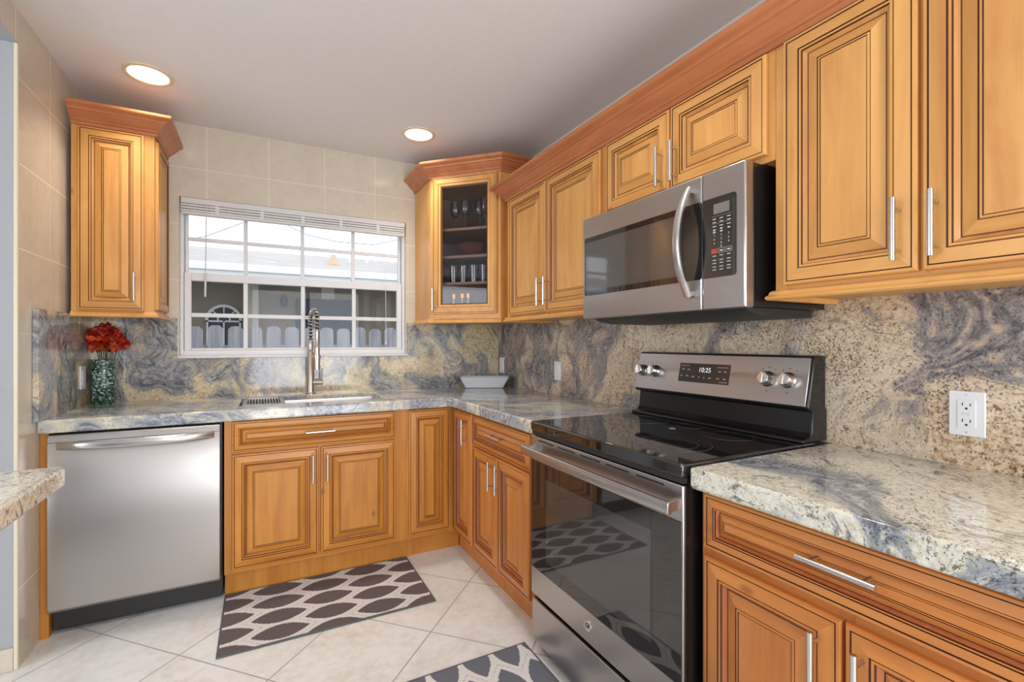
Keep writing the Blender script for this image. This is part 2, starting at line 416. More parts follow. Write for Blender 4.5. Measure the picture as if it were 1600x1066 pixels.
def text_part(name, body, size, parent, x, y, z, mat, depth=0.0004, align='CENTER'):
    cu = bpy.data.curves.new(name, 'FONT'); cu.body = body; cu.size = size; cu.extrude = depth; cu.align_x = align; cu.align_y = 'CENTER'
    t = bpy.data.objects.new(name, cu); COL.objects.link(t)
    dg = bpy.context.evaluated_depsgraph_get(); me = bpy.data.meshes.new_from_object(t.evaluated_get(dg))
    bpy.data.objects.remove(t); me.name = name
    off = (0, 0, 0); par = parent
    while par is not None and par.parent is not None: par = par.parent
    off = BASES.get(par.name, (0, 0, 0)) if par else off
    me.transform(Matrix.Translation((x-off[0], y-off[1], z-off[2])) @ Matrix.Rotation(PI/2, 4, 'X'))
    me.materials.clear(); me.materials.append(mat)
    o = bpy.data.objects.new(name, me); COL.objects.link(o); o.parent = parent
    return o

def miter_path(path, closed=False):
    n = len(path); out = []
    for i in range(n):
        p = Vector(path[i]); 
        d1 = (p-Vector(path[i-1])).normalized() if i > 0 else None
        d2 = (Vector(path[i+1])-p).normalized() if i < n-1 else None
        if d1 is None: d1 = d2
        if d2 is None: d2 = d1
        n1 = Vector((d1.y, -d1.x)); n2 = Vector((d2.y, -d2.x)); b = (n1+n2).normalized()
        out.append(b/max(0.2, b.dot(n1)))
    return out
def moulding(mb, path, z, prof, mi=0):
    """path walked so that the outside is on its right hand"""
    nn = miter_path(path)
    pts = [(p[0], p[1], z) for p in path]; fr = [((b.x, b.y, 0), (0, 0, 1)) for b in nn]
    mb.sweep_section(pts, fr, prof, mi)
CROWN_P = [(0, 0), (.010, 0), (.012, .006), (.012, .014), (.018, .017), (.020, .022), (.030, .030), (.042, .042), (.050, .052), (.056, .055), (.058, .062), (.064, .066), (.072, .070), (.078, .074), (.080, .079), (.080, .088), (0, .088)]
RAIL_P = [(0, 0), (.016, 0), (.020, .004), (.020, .010), (.014, .014), (.012, .022), (.008, .026), (0, .028)]

# ------------------------------------------------------------------ cabinet pieces
PROF = [(0, 0), (0, .013), (.003, .018), (.009, .0185), (.0108, .0155), (.0120, .017), (.0415, .0205), (.0435, .0170), (.0452, .019), (.0500, .019), (.052, .014), (.057, .010), (.0605, .0065), (.063, .0065), (.089, .0165), (.0910, .0145), (.093, .0175), (.0960, .0175), (.0978, .0155), (.0990, .0172)]
GL = {3, 4, 6, 9, 12, 14, 17}       # glazed grooves
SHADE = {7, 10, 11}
def panel_door(parent, name, x0, x1, z0, z1, yf, mats, label=None, glass=False):
    w, h = x1-x0, z1-z0; s = min(1.0, w/0.245, h/0.245)
    prof = [((t if i < 6 else .0115+(t-.0115)*s if s < 1 else t), hh) for i, (t, hh) in enumerate(PROF)]
    if s < 0.75: prof = [(t*(.9 if i < 6 else 1), hh) for i, (t, hh) in enumerate(prof)]
    mb = MB()
    if glass:
        p = [(0, 0), (0, .013), (.003, .018), (.009, .0185), (.0105, .0155), (.0115, .017), (.042, .0205), (.0435, .0175), (.0448, .019), (.058, .018), (.060, .014), (.066, .012), (.066, 0)]
        base = len(mb.v)
        for t, hh in p:
            for (x, z) in ((x0+t, z0+t), (x1-t, z0+t), (x1-t, z1-t), (x0+t, z1-t)): mb.v.append((x, yf-hh, z))
        for i in range(len(p)):
            i2 = (i+1) % len(p)
            for j in range(4):
                k = (j+1) % 4
                mb.f.append([base+4*i+j, base+4*i+k, base+4*i2+k, base+4*i2+j]); mb.m.append(2 if i in (3, 4, 6, 10) else (1 if j in (0, 2) else 0))
    else:
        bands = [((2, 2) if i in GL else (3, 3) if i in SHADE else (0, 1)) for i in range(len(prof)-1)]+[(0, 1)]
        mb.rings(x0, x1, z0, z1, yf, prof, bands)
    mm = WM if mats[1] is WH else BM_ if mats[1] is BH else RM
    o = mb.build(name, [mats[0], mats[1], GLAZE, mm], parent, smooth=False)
    if label: o['label'] = label
    return o
def bar_handle(parent, x, z, yf, vertical=True, length=0.14, name='handle'):
    mb = MB(); y = yf-0.034; h = length/2
    if vertical:
        mb.tube([(x, y, z-h), (x, y, z+h)], .006, 14); 
        for q in (-.047, .047): mb.tube([(x, yf, z+q), (x, y, z+q)], .0042, 10)
    else:
        mb.tube([(x-h, y, z), (x+h, y, z)], .006, 14)
        for q in (-.047, .047): mb.tube([(x+q, yf, z), (x+q, y, z)], .0042, 10)
    return mb.build(name, NICKEL, parent)
def carcass(parent, x0, x1, d, z0, z1, wv, wh, stiles, rails, name='carcass'):
    MB().box(x0, x1, -0.001, -(d-.02), z0, z1).build(name, wv, parent)
    mb = MB()
    for a, b in stiles: mb.box(a, b, -(d-.02), -d, z0, z1, 0)
    edges = sorted(stiles)
    for (a, b) in rails:
        for i in range(len(edges)-1): mb.box(edges[i][1], edges[i+1][0], -(d-.02), -d, a, b, 1)
    mb.build('face_frame', [wv, wh], parent, smooth=False)

BD, UD = 0.61, 0.33          # face planes of base and wall cabinets
BZ0, BZ1 = 0.118, 0.857
def toe(parent, x0, x1, m): MB().box(x0, x1, -0.02, -0.56, 0, BZ0+.001).build('toe_kick', m, parent)

# ================================================================== SETTING
ZC = 2.494; YR = -5.3
struct('floor', MB().box(-5.6, 0, YR, 0, -0.05, 0), FLOOR, smooth=False)
struct('ceiling', MB().box(XL_WALL, 0, YR, 0, ZC, ZC+.1), CEIL, smooth=False)
mb = MB(); wx0, wx1, wz0, wz1 = -2.052, -0.735, 1.145, 2.072
mb.box(XL_WALL, wx0, 0, .2, 0, ZC+.1); mb.box(wx1, 0.2, 0, .2, 0, ZC+.1); mb.box(wx0, wx1, 0, .2, 0, wz0); mb.box(wx0, wx1, 0, .2, wz1, ZC+.1)
struct('wall_back', mb, TILE_B, smooth=False)
struct('wall_right', MB().box(0, .2, YR-.2, 0, 0, ZC+.1), REARW, smooth=False)
mb = MB(); mb.box(-5.6, XL_WALL, -.80, .2, 0, ZC+.1, 0)
for i, f in enumerate(mb.f[-6:]):
    pass
o = struct('wall_left', mb, [TILE_L, BLUEW], smooth=False)
for p in o.data.polygons:
    if abs(p.normal.y) > .9 or p.normal.x < -.9: p.material_index = 1
struct('trim_1', MB().box(XL_WALL-.012, XL_WALL+.001, -.812, -.800, 0.0, 2.366), TRIMT, bevel=.003)
mb = MB(); mb.box(-2.60, XL_WALL, YR, -.80, 2.368, ZC+.1); o = struct('wall_header', mb, [TILE_L, BLUEW], smooth=False)
for p in o.data.polygons:
    if abs(p.normal.z) > .9 or p.normal.x < -.9: p.material_index = 1
struct('ceiling_side_room', MB().box(-5.6, -2.60, YR, -.80, 2.368, 2.45), BLUEW, smooth=False)
struct('wall_side_room', MB().box(-5.7, -5.6, YR-.2, -.8, 0, 0.4), BLUEW, smooth=False)
mb = MB(); mb.box(-5.7, -5.6, -4.2, YR-.2, .4, 2.45); mb.box(-5.7, -5.6, -.8, -1.6, .4, 2.45); mb.box(-5.7, -5.6, -4.2, -1.6, 2.2, 2.45)
struct('wall_side_room_upper', mb, BLUEW, smooth=False)
struct('baseboard_left', MB().box(-5.6, XL_WALL-.0125, -.812, -.80, 0, .085), TILE_L, bevel=.002)
mb = MB(); mb.box(-5.6, -1.82, YR-.1, YR, 0, ZC+.1); mb.box(-.02, .2, YR-.1, YR, 0, ZC+.1); mb.box(-1.82, -.02, YR-.1, YR, 2.16, ZC+.1)
struct('wall_rear', mb, REARW, smooth=False)
mb = MB()
for x in (-1.82, -.95, -.08): mb.box(x, x+.06, YR-.07, YR-.02, 0, 2.16)
mb.box(-1.82, -.02, YR-.07, YR-.02, 2.10, 2.16); mb.box(-1.82, -.02, YR-.07, YR-.02, 0, .06)
struct('door_1', mb, WHITE, bevel=.003)  # unseen door frame, added around the opening of the rear fill lamp

# window_1 -----------------------------------------------------------
win = bpy.data.objects.new('window_1', None); COL.objects.link(win); win['kind'] = 'structure'
win.location = ((wx0+wx1)/2, .05, wz0); BASES['window_1'] = ((wx0+wx1)/2, .05, wz0)
mb = MB()
mb.box(wx0, wx0+.018, .03, .11, wz0, wz1); mb.box(wx1-.018, wx1, .03, .11, wz0, wz1)
mb.box(wx0+.018, wx1-.018, .03, .11, wz1-.03, wz1); mb.box(wx0+.018, wx1-.018, .03, .11, wz0+.004, wz0+.045)
mb.build('window_frame', WHITE, win, bevel=.003)
xa, xb = wx0+.02, wx1-.02
vb = [-1.72, -1.396, -1.079]
def sash(name, x0, x1, z0, z1, y, st, bot, top, zm, mw, gm):
    mb = MB()
    mb.box(x0, x0+st, y, y+.03, z0, z1); mb.box(x1-st, x1, y, y+.03, z0, z1)
    mb.box(x0+st, x1-st, y, y+.03, z0, z0+bot); mb.box(x0+st, x1-st, y, y+.03, z1-top, z1)
    s = mb.build(name, WHITE, win, bevel=.003)
    mb = MB()
    for v in vb: mb.box(v-mw/2, v+mw/2, y+.006, y+.022, z0+bot, z1-top)
    xs = [x0+st]+[q for v in vb for q in (v-mw/2, v+mw/2)]+[x1-st]
    for i in range(0, len(xs), 2): mb.box(xs[i], xs[i+1], y+.006, y+.022, zm-mw/2, zm+mw/2)
    mb.build('muntins', WHITE, s, bevel=.002)
    MB().box(x0+st-.003, x1-st+.003, y+.013, y+.016, z0+bot-.003, z1-top+.003).build('pane', gm, s)
sash('upper_sash', xa, xb, 1.60, wz1-.03, .072, .016, .03, .03, 1.848, .022, GLASS)
sash('lower_sash', xa, xb, wz0+.045, 1.645, .036, .034, .012, .048, 1.397, .024, SCREEN)
struct('window_sill', MB().box(wx0-.005, wx1+.012, -.026, .03, wz0-.001, wz0+.014), WHITE, bevel=.004)

# ================================================================== BACKSPLASH + COUNTERS
CT = 0.914; CB = 0.859
mb = MB(); mb.box(XL_WALL+.02, wx0-.006, -.02, -.0005, CT, 1.372); mb.box(wx0-.006, wx1+.006, -.02, -.0005, CT, wz0-.001); mb.box(wx1+.006, -.0205, -.02, -.0005, CT, 1.372)
tag(mb.build('backsplash_slab', SP_BACK, smooth=False), 'grey and tan swirled granite backsplash under and beside the window', 'backsplash')
tag(MB().box(-.02, -.0005, -3.3, 0, CT, 1.40).build('backsplash_slab', SP_RIGHT, bevel=.001), 'long tan and grey granite backsplash behind the range and right counter', 'backsplash')
tag(MB().box(XL_WALL+.0005, XL_WALL+.02, -.686, -.0005, CT, 1.372).build('backsplash_slab', SP_BACK, bevel=.001), 'short granite backsplash on the left tiled wall beside the dishwasher', 'backsplash')

def slab(name, xs, ys, skip, z0, z1, mat, label, cat='countertop'):
    bm = bmesh.new(); vd = {}
    def V(x, y):
        if (x, y) not in vd: vd[(x, y)] = bm.verts.new((x, y, z1))
        return vd[(x, y)]
    fs = []
    for i in range(len(xs)-1):
        for j in range(len(ys)-1):
            if (i, j) in skip: continue
            fs.append(bm.faces.new([V(xs[i], ys[j]), V(xs[i+1], ys[j]), V(xs[i+1], ys[j+1]), V(xs[i], ys[j+1])]))
    bmesh.ops.recalc_face_normals(bm, faces=fs)
    if fs[0].normal.z < 0: bmesh.ops.reverse_faces(bm, faces=fs)
    r = bmesh.ops.extrude_face_region(bm, geom=fs[:])
    for v in [e for e in r['geom'] if isinstance(e, bmesh.types.BMVert)]: v.co.z = z0
    bmesh.ops.recalc_face_normals(bm, faces=bm.faces[:])
    me = bpy.data.meshes.new(name); bm.to_mesh(me); bm.free(); me.materials.append(mat)
    me.polygons.foreach_set('use_smooth', [True]*len(me.polygons)); me.set_sharp_from_angle(angle=math.radians(50))
    o = bpy.data.objects.new(name, me); COL.objects.link(o)
    b = o.modifiers.new('bevel', 'BEVEL'); b.width = .008; b.segments = 3; b.limit_method = 'ANGLE'; b.angle_limit = math.radians(40)
    tag(o, label, cat); return o
RY0, RY1 = -1.588, -2.362      # range bay
SX0, SX1, SY0, SY1 = -1.735, -0.985, -.50, -.115
slab('granite_countertop', [XL_WALL+.0005, SX0, SX1, -.65, -.0005], [RY0, -.65, SY0, SY1, -.0005], {(0, 0), (1, 0), (2, 0), (1, 2)}, CB, CT, CT_LEFT, 'L-shaped grey granite countertop around the sink and along to the range')
slab('granite_countertop', [-.655, -.0005], [-3.3, RY1], set(), CB, CT, CT_RIGHT, 'cream and grey granite countertop to the right of the range')
slab('granite_countertop', [-2.95, -2.088], [-3.4, -1.612], set(), .862, CT, CT_RIGHT, 'corner of a separate granite countertop jutting in at the left edge')
tag(MB().box(-2.93, -2.45, -3.3, -1.95, 0, .862).build('peninsula_base', BLUEW, bevel=.003), 'blue-grey painted base under the jutting left countertop', 'cabinet')

# ================================================================== BASE CABINETS
c = thing('base_cabinet', 'yellow-brown sink base cabinet with one false drawer and two doors under the window', 'cabinet', (-1.36, 0, 0), 'B')
MB().box(-1.793, -.905, -.06, -.59, BZ0, .60).build('carcass', BV, c)
mb = MB()
for a, b_ in ((-1.793, -1.755), (-.975, -.905)): mb.box(a, b_, -.59, -.61, BZ0, BZ1, 0)
mb.box(-1.755, -.975, -.59, -.61, .845, BZ1, 1); mb.box(-1.755, -.975, -.59, -.61, .685, .715, 1); mb.box(-1.755, -.975, -.59, -.61, BZ0, .150, 1)
mb.box(-1.385, -1.345, -.59, -.61, .150, .685, 0)
mb.build('face_frame', [BV, BH], c, smooth=False)
panel_door(c, 'false_drawer_front', -1.761, -.970, .706, .853, -.61, (BH, BH)); bar_handle(c, -1.364, .778, -.63, False)
d = panel_door(c, 'door', -1.761, -1.371, .140, .694, -.61, (BV, BH)); bar_handle(d, -1.399, .59, -.63)
d = panel_door(c, 'door', -1.359, -.970, .140, .694, -.61, (BV, BH)); bar_handle(d, -1.330, .59, -.63)
toe(c, -1.793, -.905, BV)

c = thing('base_cabinet', 'narrow yellow-brown corner cabinet with one tall door beside the sink base', 'cabinet', (-.75, 0, 0), 'B')
carcass(c, -.904, -.612, BD, BZ0, BZ1, BV, BH, [(-.904, -.885), (-.655, -.612)], [(.845, BZ1), (BZ0, .15)])
panel_door(c, 'door', -.893, -.647, .142, .853, -.61, (BV, BH))
toe(c, -.904, -.562, BV)

c = thing('base_cabinet', 'narrow reddish corner cabinet with one tall handled door in the inside corner', 'cabinet', (.75, 0, 0), 'R')
carcass(c, .613, .905, BD, BZ0, BZ1, RV, RH, [(.613, .64), (.885, .905)], [(.845, BZ1), (BZ0, .15)])
d = panel_door(c, 'door', .634, .898, .135, .848, -.61, (RV, RH)); bar_handle(d, .842, .745, -.63)
toe(c, .566, .905, RV)

c = thing('base_cabinet', 'reddish base cabinet with a drawer over two doors left of the range', 'cabinet', (1.2, 0, 0), 'R')
carcass(c, .906, 1.583, BD, BZ0, BZ1, RV, RH, [(.906, .925), (1.186, 1.226), (1.505, 1.583)], [(.842, BZ1), (.670, .70), (BZ0, .15)])
dr = panel_door(c, 'drawer_front', .914, 1.512, .688, .845, -.61, (RH, RH)); bar_handle(dr, 1.226, .782, -.63, False)
d = panel_door(c, 'door', .914, 1.203, .137, .676, -.61, (RV, RH)); bar_handle(d, 1.176, .588, -.63)
d = panel_door(c, 'door', 1.209, 1.505, .137, .676, -.61, (RV, RH)); bar_handle(d, 1.252, .588, -.63)
toe(c, .906, 1.583, RV)

c = thing('base_cabinet', 'reddish base cabinet with a wide drawer over two doors right of the range', 'cabinet', (2.8, 0, 0), 'R')
carcass(c, 2.367, 3.28, BD, BZ0, BZ1, RV, RH, [(2.367, 2.39), (2.69, 2.72), (3.02, 3.28)], [(.842, BZ1), (.69, .72), (BZ0, .15)])
dr = panel_door(c, 'drawer_front', 2.383, 3.03, .712, .850, -.61, (RH, RH)); bar_handle(dr, 2.706, .797, -.63, False)
d = panel_door(c, 'door', 2.383, 2.702, .137, .690, -.61, (RV, RH)); bar_handle(d, 2.664, .588, -.63)
d = panel_door(c, 'door', 2.708, 3.03, .137, .690, -.61, (RV, RH)); bar_handle(d, 2.741, .588, -.63)
toe(c, 2.367, 3.28, RV)
tag(MB().box(XL_WALL+.001, -2.424, -.615, -.002, 0, CB-.001).build('end_panel', BV, bevel=.001), 'thin brown wooden end panel between the dishwasher and left wall', 'panel')

# ================================================================== WALL CABINETS
# left single-door cabinet
c = thing('wall_cabinet', 'tall narrow wooden wall cabinet left of the window', 'cabinet', (-2.27, 0, 1.37), 'B')
x0, x1 = -2.432, -2.112
carcass(c, x0, x1, UD, 1.37, 2.285, WV, WH, [(x0, -2.400), (-2.165, x1)], [(2.255, 2.285), (1.37, 1.40)])
d = panel_door(c, 'door', -2.406, -2.152, 1.392, 2.262, -UD, (WV, WH)); bar_handle(d, -2.186, 1.507, -.35)
mb = MB(); moulding(mb, [(x0, -UD), (x1, -UD), (x1, 0)], 2.268, CROWN_P); mb.build('crown', CROWN, c, smooth=False)
mb = MB(); moulding(mb, [(x0, -UD), (x1, -UD), (x1, 0)], 1.358, RAIL_P); mb.build('light_rail', WH, c, smooth=False)
# decorative side panel (faces +x)
sp = MB(); PR2 = [(t*.8, h*.8) for t, h in PROF]
sp.rings(.020, .315, 1.40, 2.25, 0, PR2, [((2, 2) if i in GL else (0, 1)) for i in range(len(PR2)-1)]+[(0, 1)])
sp.v = [(x1-y, -.33+x-.002, z) for (x, y, z) in sp.v]
sp.build('side_panel', [WV, WH, GLAZE], c, smooth=False)

# diagonal glass cabinet
SD = .668
c = thing('corner_cabinet', 'diagonal corner wall cabinet with a glass door', 'cabinet', (-.25, -.25, 1.37), 'B')
mb = MB()
poly = [(-SD, -.001), (-SD, -.33), (-.33, -SD), (-.001, -SD), (-.001, -.001)]
mb.prism(poly, 1.37, 1.392, 0); mb.prism(poly, 2.27, 2.295, 0)
mb.box(-SD, -SD+.018, -.001, -.332, 1.392, 2.27, 0)         # left side
mb.box(-.332, -.001, -SD, -SD+.018, 1.392, 2.27, 0)         # right side
mb.box(-SD+.018, -.019, -.001, -.012, 1.392, 2.27, 1); mb.box(-.019, -.001, -.012, -SD+.018, 1.392, 2.27, 1)
mb.build('carcass', [WV, INNER], c, smooth=False)
# diagonal front built flat then rotated 45 degrees about its centre
cx, cy = -(SD+.33)/2, -(SD+.33)/2; hw = (SD-.33)*math.sqrt(2)/2
ca, sa = math.cos(-PI/4), math.sin(-PI/4)
def diag(mb):
    mb.v = [(cx+x*ca-y*sa, cy+x*sa+y*ca, z) for (x, y, z) in mb.v]; return mb
def fr_box(mb, a, b, z0, z1, mi): mb.box(a, b, .0, .018, z0, z1, mi)
mb = MB(); fr_box(mb, -hw, -hw+.03, 1.392, 2.27, 0); fr_box(mb, hw-.03, hw, 1.392, 2.27, 0); fr_box(mb, -hw+.03, hw-.03, 2.24, 2.27, 1); fr_box(mb, -hw+.03, hw-.03, 1.392, 1.43, 1)
diag(mb).build('face_frame', [WV, WH], c, smooth=False)
_b = MB.build
def diag_build(self, *a, **k): diag(self); return _b(self, *a, **k)
MB.build = diag_build
d = panel_door(c, 'door', -hw+.022, hw-.022, 1.415, 2.283, 0, (WV, WH), glass=True)
bar_handle(d, -hw+.040, 1.508, -.018)
MB().box(-hw+.08, hw-.08, -.008, -.004, 1.475, 2.223).build('glass_pane', CABG, d)
MB.build = _b
mb = MB(); pth = [(-SD, 0), (-SD, -.33), (-.33, -SD), (-.02, -SD)]
moulding(mb, pth, 2.283, CROWN_P); mb.build('crown', CROWN, c, smooth=False)
mb = MB(); moulding(mb, pth, 1.358, RAIL_P); mb.build('light_rail', WH, c, smooth=False)
spoly = [(-SD+.02, -.013), (-SD+.02, -.315), (-.315, -SD+.02), (-.02, -SD+.02), (-.02, -.013)]
SH = [1.965, 1.79, 1.62]
for z in SH: MB().prism(spoly, z-.016, z).build('shelf', INNER, c, smooth=False)

# right run: double door cabinet
c = thing('wall_cabinet', 'double-door wooden wall cabinet left of the microwave', 'cabinet', (1.2, 0, 1.37), 'R')
carcass(c, .757, 1.643, UD, 1.37, 2.085, WV, WH, [(.757, .82), (1.175, 1.215), (1.61, 1.643)], [(2.05, 2.085), (1.37, 1.41)])
d = panel_door(c, 'door', .800, 1.192, 1.393, 2.064, -UD, (WV, WH)); bar_handle(d, 1.168, 1.495, -.35)
d = panel_door(c, 'door', 1.200, 1.625, 1.393, 2.064, -UD, (WV, WH)); bar_handle(d, 1.232, 1.495, -.35)
mb = MB(); moulding(mb, [(.757, -.02), (.757, -UD), (1.643, -UD)], 1.358, RAIL_P)
mb.build('light_rail', WH, c, smooth=False)
MB().box(.672, .756, -.02, -.24, 1.372, 2.08).build('filler_strip', WV, c)
c = thing('wall_cabinet', 'short double-door wooden cabinet above the microwave', 'cabinet', (2.01, 0, 1.757), 'R')
carcass(c, 1.644, 2.383, UD, 1.757, 2.085, WV, WH, [(1.644, 1.68), (1.99, 2.03), (2.35, 2.383)], [(2.05, 2.085), (1.757, 1.80)])
d = panel_door(c, 'door', 1.665, 2.006, 1.775, 2.066, -UD, (WV, WH)); bar_handle(d, 1.978, 1.862, -.35)
d = panel_door(c, 'door', 2.013, 2.364, 1.775, 2.066, -UD, (WV, WH)); bar_handle(d, 2.044, 1.862, -.35)
c = thing('wall_cabinet', 'large double-door wooden wall cabinet right of the microwave', 'cabinet', (2.72, 0, 1.37), 'R')
carcass(c, 2.384, 3.10, UD, 1.37, 2.085, WV, WH, [(2.384, 2.43), (2.70, 2.735), (3.0, 3.10)], [(2.05, 2.085), (1.37, 1.41)])
d = panel_door(c, 'door', 2.414, 2.713, 1.393, 2.068, -UD, (WV, WH)); bar_handle(d, 2.682, 1.488, -.35)
d = panel_door(c, 'door', 2.721, 3.020, 1.393, 2.068, -UD, (WV, WH)); bar_handle(d, 2.748, 1.488, -.35)
mb = MB(); moulding(mb, [(2.384, 0), (2.384, -UD), (3.10, -UD), (3.10, -.02)], 1.355, RAIL_P); mb.build('light_rail', WH, c, smooth=False)
mb2 = MB(); p = [(.757, -.02), (.757, -UD), (3.10, -UD), (3.10, -.02)]
moulding(mb2, p, 2.072, [(a*1.04, b*1.07) for a, b in CROWN_P])
t = thing('crown_moulding', 'long reddish crown moulding along the top of the right wall cabinets', 'moulding', (1.9, 0, 2.07), 'R')
mb2.build('moulding', CROWN, t, smooth=False)
MB().box(.757, 3.10, -.02, -UD, 2.086, 2.155).build('backing', CROWN, t, smooth=False)

# ================================================================== DISHWASHER
c = thing('dishwasher', 'stainless steel dishwasher with a curved bar handle under the left counter', 'dishwasher', (-2.11, 0, 0), 'B')
MB().box(-2.418, -1.800, -.03, -.600, .02, .853).build('tub', BLACKM, c, bevel=.003)
mb = MB(); q = [(-.600, .112), (-.640, .112), (-.650, .125), (-.652, .45), (-.650, .838), (-.642, .850), (-.600, .850)]
mb.extr(q, -2.420, -1.808); d = mb.build('door', STEEL, c, bevel=.002)
MB().box(-2.418, -1.810, -.645, -.6512, .818, .8200).build('seam', BLACKM, d)
pts = []; fr = []
xc, hw2 = -2.110, .277
sec = [(.007*math.cos(2*PI*k/12), .017*math.sin(2*PI*k/12)) for k in range(12)]
for i in range(25):
    u = -1+2*i/24; x = xc+u*hw2; out = .050*(1-abs(u)**3.2)
    pts.append((x, -.650-out, .806-.0)); 
for i, p in enumerate(pts):
    a = Vector(pts[max(0, i-1)]); b_ = Vector(pts[min(24, i+1)]); tt = (b_-a).normalized(); fr.append((tt.cross(Vector((0, 0, 1))).normalized(), (0, 0, 1)))
mb = MB(); mb.sweep_section(pts, fr, sec); mb.build('handle', CHROME if False else NICKEL, d)
MB().box(-2.415, -1.803, -.10, -.560, .0, .110).build('kick_plate', BLACKM, c, bevel=.002)

# ================================================================== RANGE
rc = (-(RY0+RY1)/2)
a0, a1 = 1.594, 2.354
c = thing('range', 'freestanding stainless steel electric range with black glass cooktop', 'range', (rc, 0, 0), 'R')
MB().box(a0+.004, a1-.004, -.06, -.640, .03, .880).build('body', BLACK, c, bevel=.002)
mb = MB(); mb.box(a0, a1, -.085, -.672, .884, .921); ck = mb.build('cooktop', GLASSK, c, bevel=.006, seg=3)
MB().box(a0+.002, a1-.002, -.645, -.665, .868, .884).build('shadow_gap', BLACKM, c)
def ringm(x, y, r, w=.0016, n=64):
    mb = MB(); mb.lathe([(r, 0), (r+w, 0), (r+w, .0004), (r, .0004)], (x, y, .9211), n, 0, closed=True)
    return mb
for (bx, by, br) in ((a0+.19, -.50, .085), (a0+.19, -.24, .095), (a1-.19, -.50, .112), (a1-.19, -.24, .078), (rc, -.20, .05)):
    mb = ringm(bx, by, br)
    if br > .1: mb2 = ringm(bx, by, br*.66); mb.add(mb2.v, mb2.f)
    mb.build('burner_ring', RINGM, ck)
mb = MB().lathe([(.0005, 0), (.012, 0), (.012, .0005), (.0005, .0005)], (1.978, -.300, .9209), 24); mb.build('cooktop_spot', plain('pale_blue', rgb(150, 170, 205), .3), ck)  # small pale blue disc lying on the cooktop
dr = MB().box(a0, a1, -.640, -.661, .234, .864).build('oven_door', BLACK, c, bevel=.002)
MB().box(a0, a1, -.660, -.668, .234, .864).build('door_skin', STEEL, dr, bevel=.003)
MB().box(a0+.004, a1-.004, -.6672, -.6702, .342, .770).build('door_glass', OVENG, dr, bevel=.001)
MB().box(a0+.11, a1-.11, -.6700, -.6706, .398, .712).build('door_window', OVENIN, dr, bevel=.0002)
for k in range(5):
    xa_ = a0+.055+k*.134; MB().box(xa_, xa_+.105, -.6675, -.6685, .848, .8535).build('vent_slot', SLOT, dr)
# handle: flat bowed bar with end brackets
pts = []; fr = []
for i in range(21):
    u = -1+2*i/20; pts.append((rc+u*.376, -.712-.012*(1-u*u), .812+.004*(1-u*u)))
for i, p in enumerate(pts):
    tt = (Vector(pts[min(20, i+1)])-Vector(pts[max(0, i-1)])).normalized(); fr.append((tt.cross(Vector((0, 0, 1))).normalized(), (0, 0, 1)))
sec = [(.009*math.copysign(abs(math.cos(q))**.6, math.cos(q)), .017*math.copysign(abs(math.sin(q))**.6, math.sin(q))) for q in [2*PI*k/16 for k in range(16)]]
mb = MB(); mb.sweep_section(pts, fr, sec)
for x in (a0+.008, a1-.026): mb.box(x, x+.018, -.667, -.712, .800, .828)
mb.build('oven_handle', STEEL, dr, bevel=.002)
# round badge
mb = MB(); mb.lathe([(.0005, .0), (.0190, .0), (.0190, -.0025), (.0172, -.0038), (.0155, -.0025), (.0005, -.0025)], (rc-.015, -.668, .292), 28, 0, 'y')
bd = mb.build('badge', CHROME, dr)
text_part('monogram', 'GE', .020, bd, rc-.015, -.6712, .292, KEYDARK)
sd = MB().box(a0, a1, -.600, -.656, .048, .214).build('storage_drawer', BLACK, c, bevel=.002)
MB().box(a0, a1, -.655, -.664, .048, .214).build('drawer_skin', STEEL, sd, bevel=.003)
MB().box(a0+.02, a1-.02, -.10, -.62, .0, .048).build('plinth', BLACKM, c)
# backguard (y,z) profile
mb = MB(); mb.extr([(-.022, .9215), (-.150, .9215), (-.148, .932), (-.118, .936), (-.104, .95), (-.098, 1.015), (-.104, 1.024), (-.022, 1.026)], a0+.010, a1+.002)
bgd = mb.build('backguard', BLACK, c, bevel=.004, seg=3)
mb = MB(); mb.extr([(-.022, 1.020), (-.112, 1.020), (-.118, 1.030), (-.083, 1.188), (-.074, 1.193), (-.022, 1.193)], a0-.002, a1-.002)
hp = mb.build('control_housing', BLACK, c, bevel=.004)
# stainless fascia on the leaning face
f0, f1 = Vector((0, -.1185, 1.032)), Vector((0, -.0855, 1.186)); fu = (f1-f0).normalized(); fn = Vector((0, -fu.z, fu.y))
def fpt(x, t, o=0.0): p = f0+fu*t+fn*o; return (x, p.y, p.z)
FL = (f1-f0).length
def fbox(mb, x0, x1, t0, t1, o0, o1, mi=0):
    vs = [fpt(x0, t0, o0), fpt(x1, t0, o0), fpt(x1, t1, o0), fpt(x0, t1, o0), fpt(x0, t0, o1), fpt(x1, t0, o1), fpt(x1, t1, o1), fpt(x0, t1, o1)]
    mb.add(vs, [(0,3,2,1),(4,5,6,7),(0,1,5,4),(1,2,6,5),(2,3,7,6),(3,0,4,7)], mi)
mb = MB(); fbox(mb, a0+.004, a1-.010, 0, FL, -.002, .003); fa = mb.build('control_panel', STEEL, c, bevel=.0015)
mb = MB(); fbox(mb, 1.835, 2.068, .046, .122, .0025, .004); dsp = mb.build('display', plain('display_grey', rgb(66, 60, 58), .15), fa, bevel=.001)
KX = (1.632, 1.706, 2.214, 2.284)
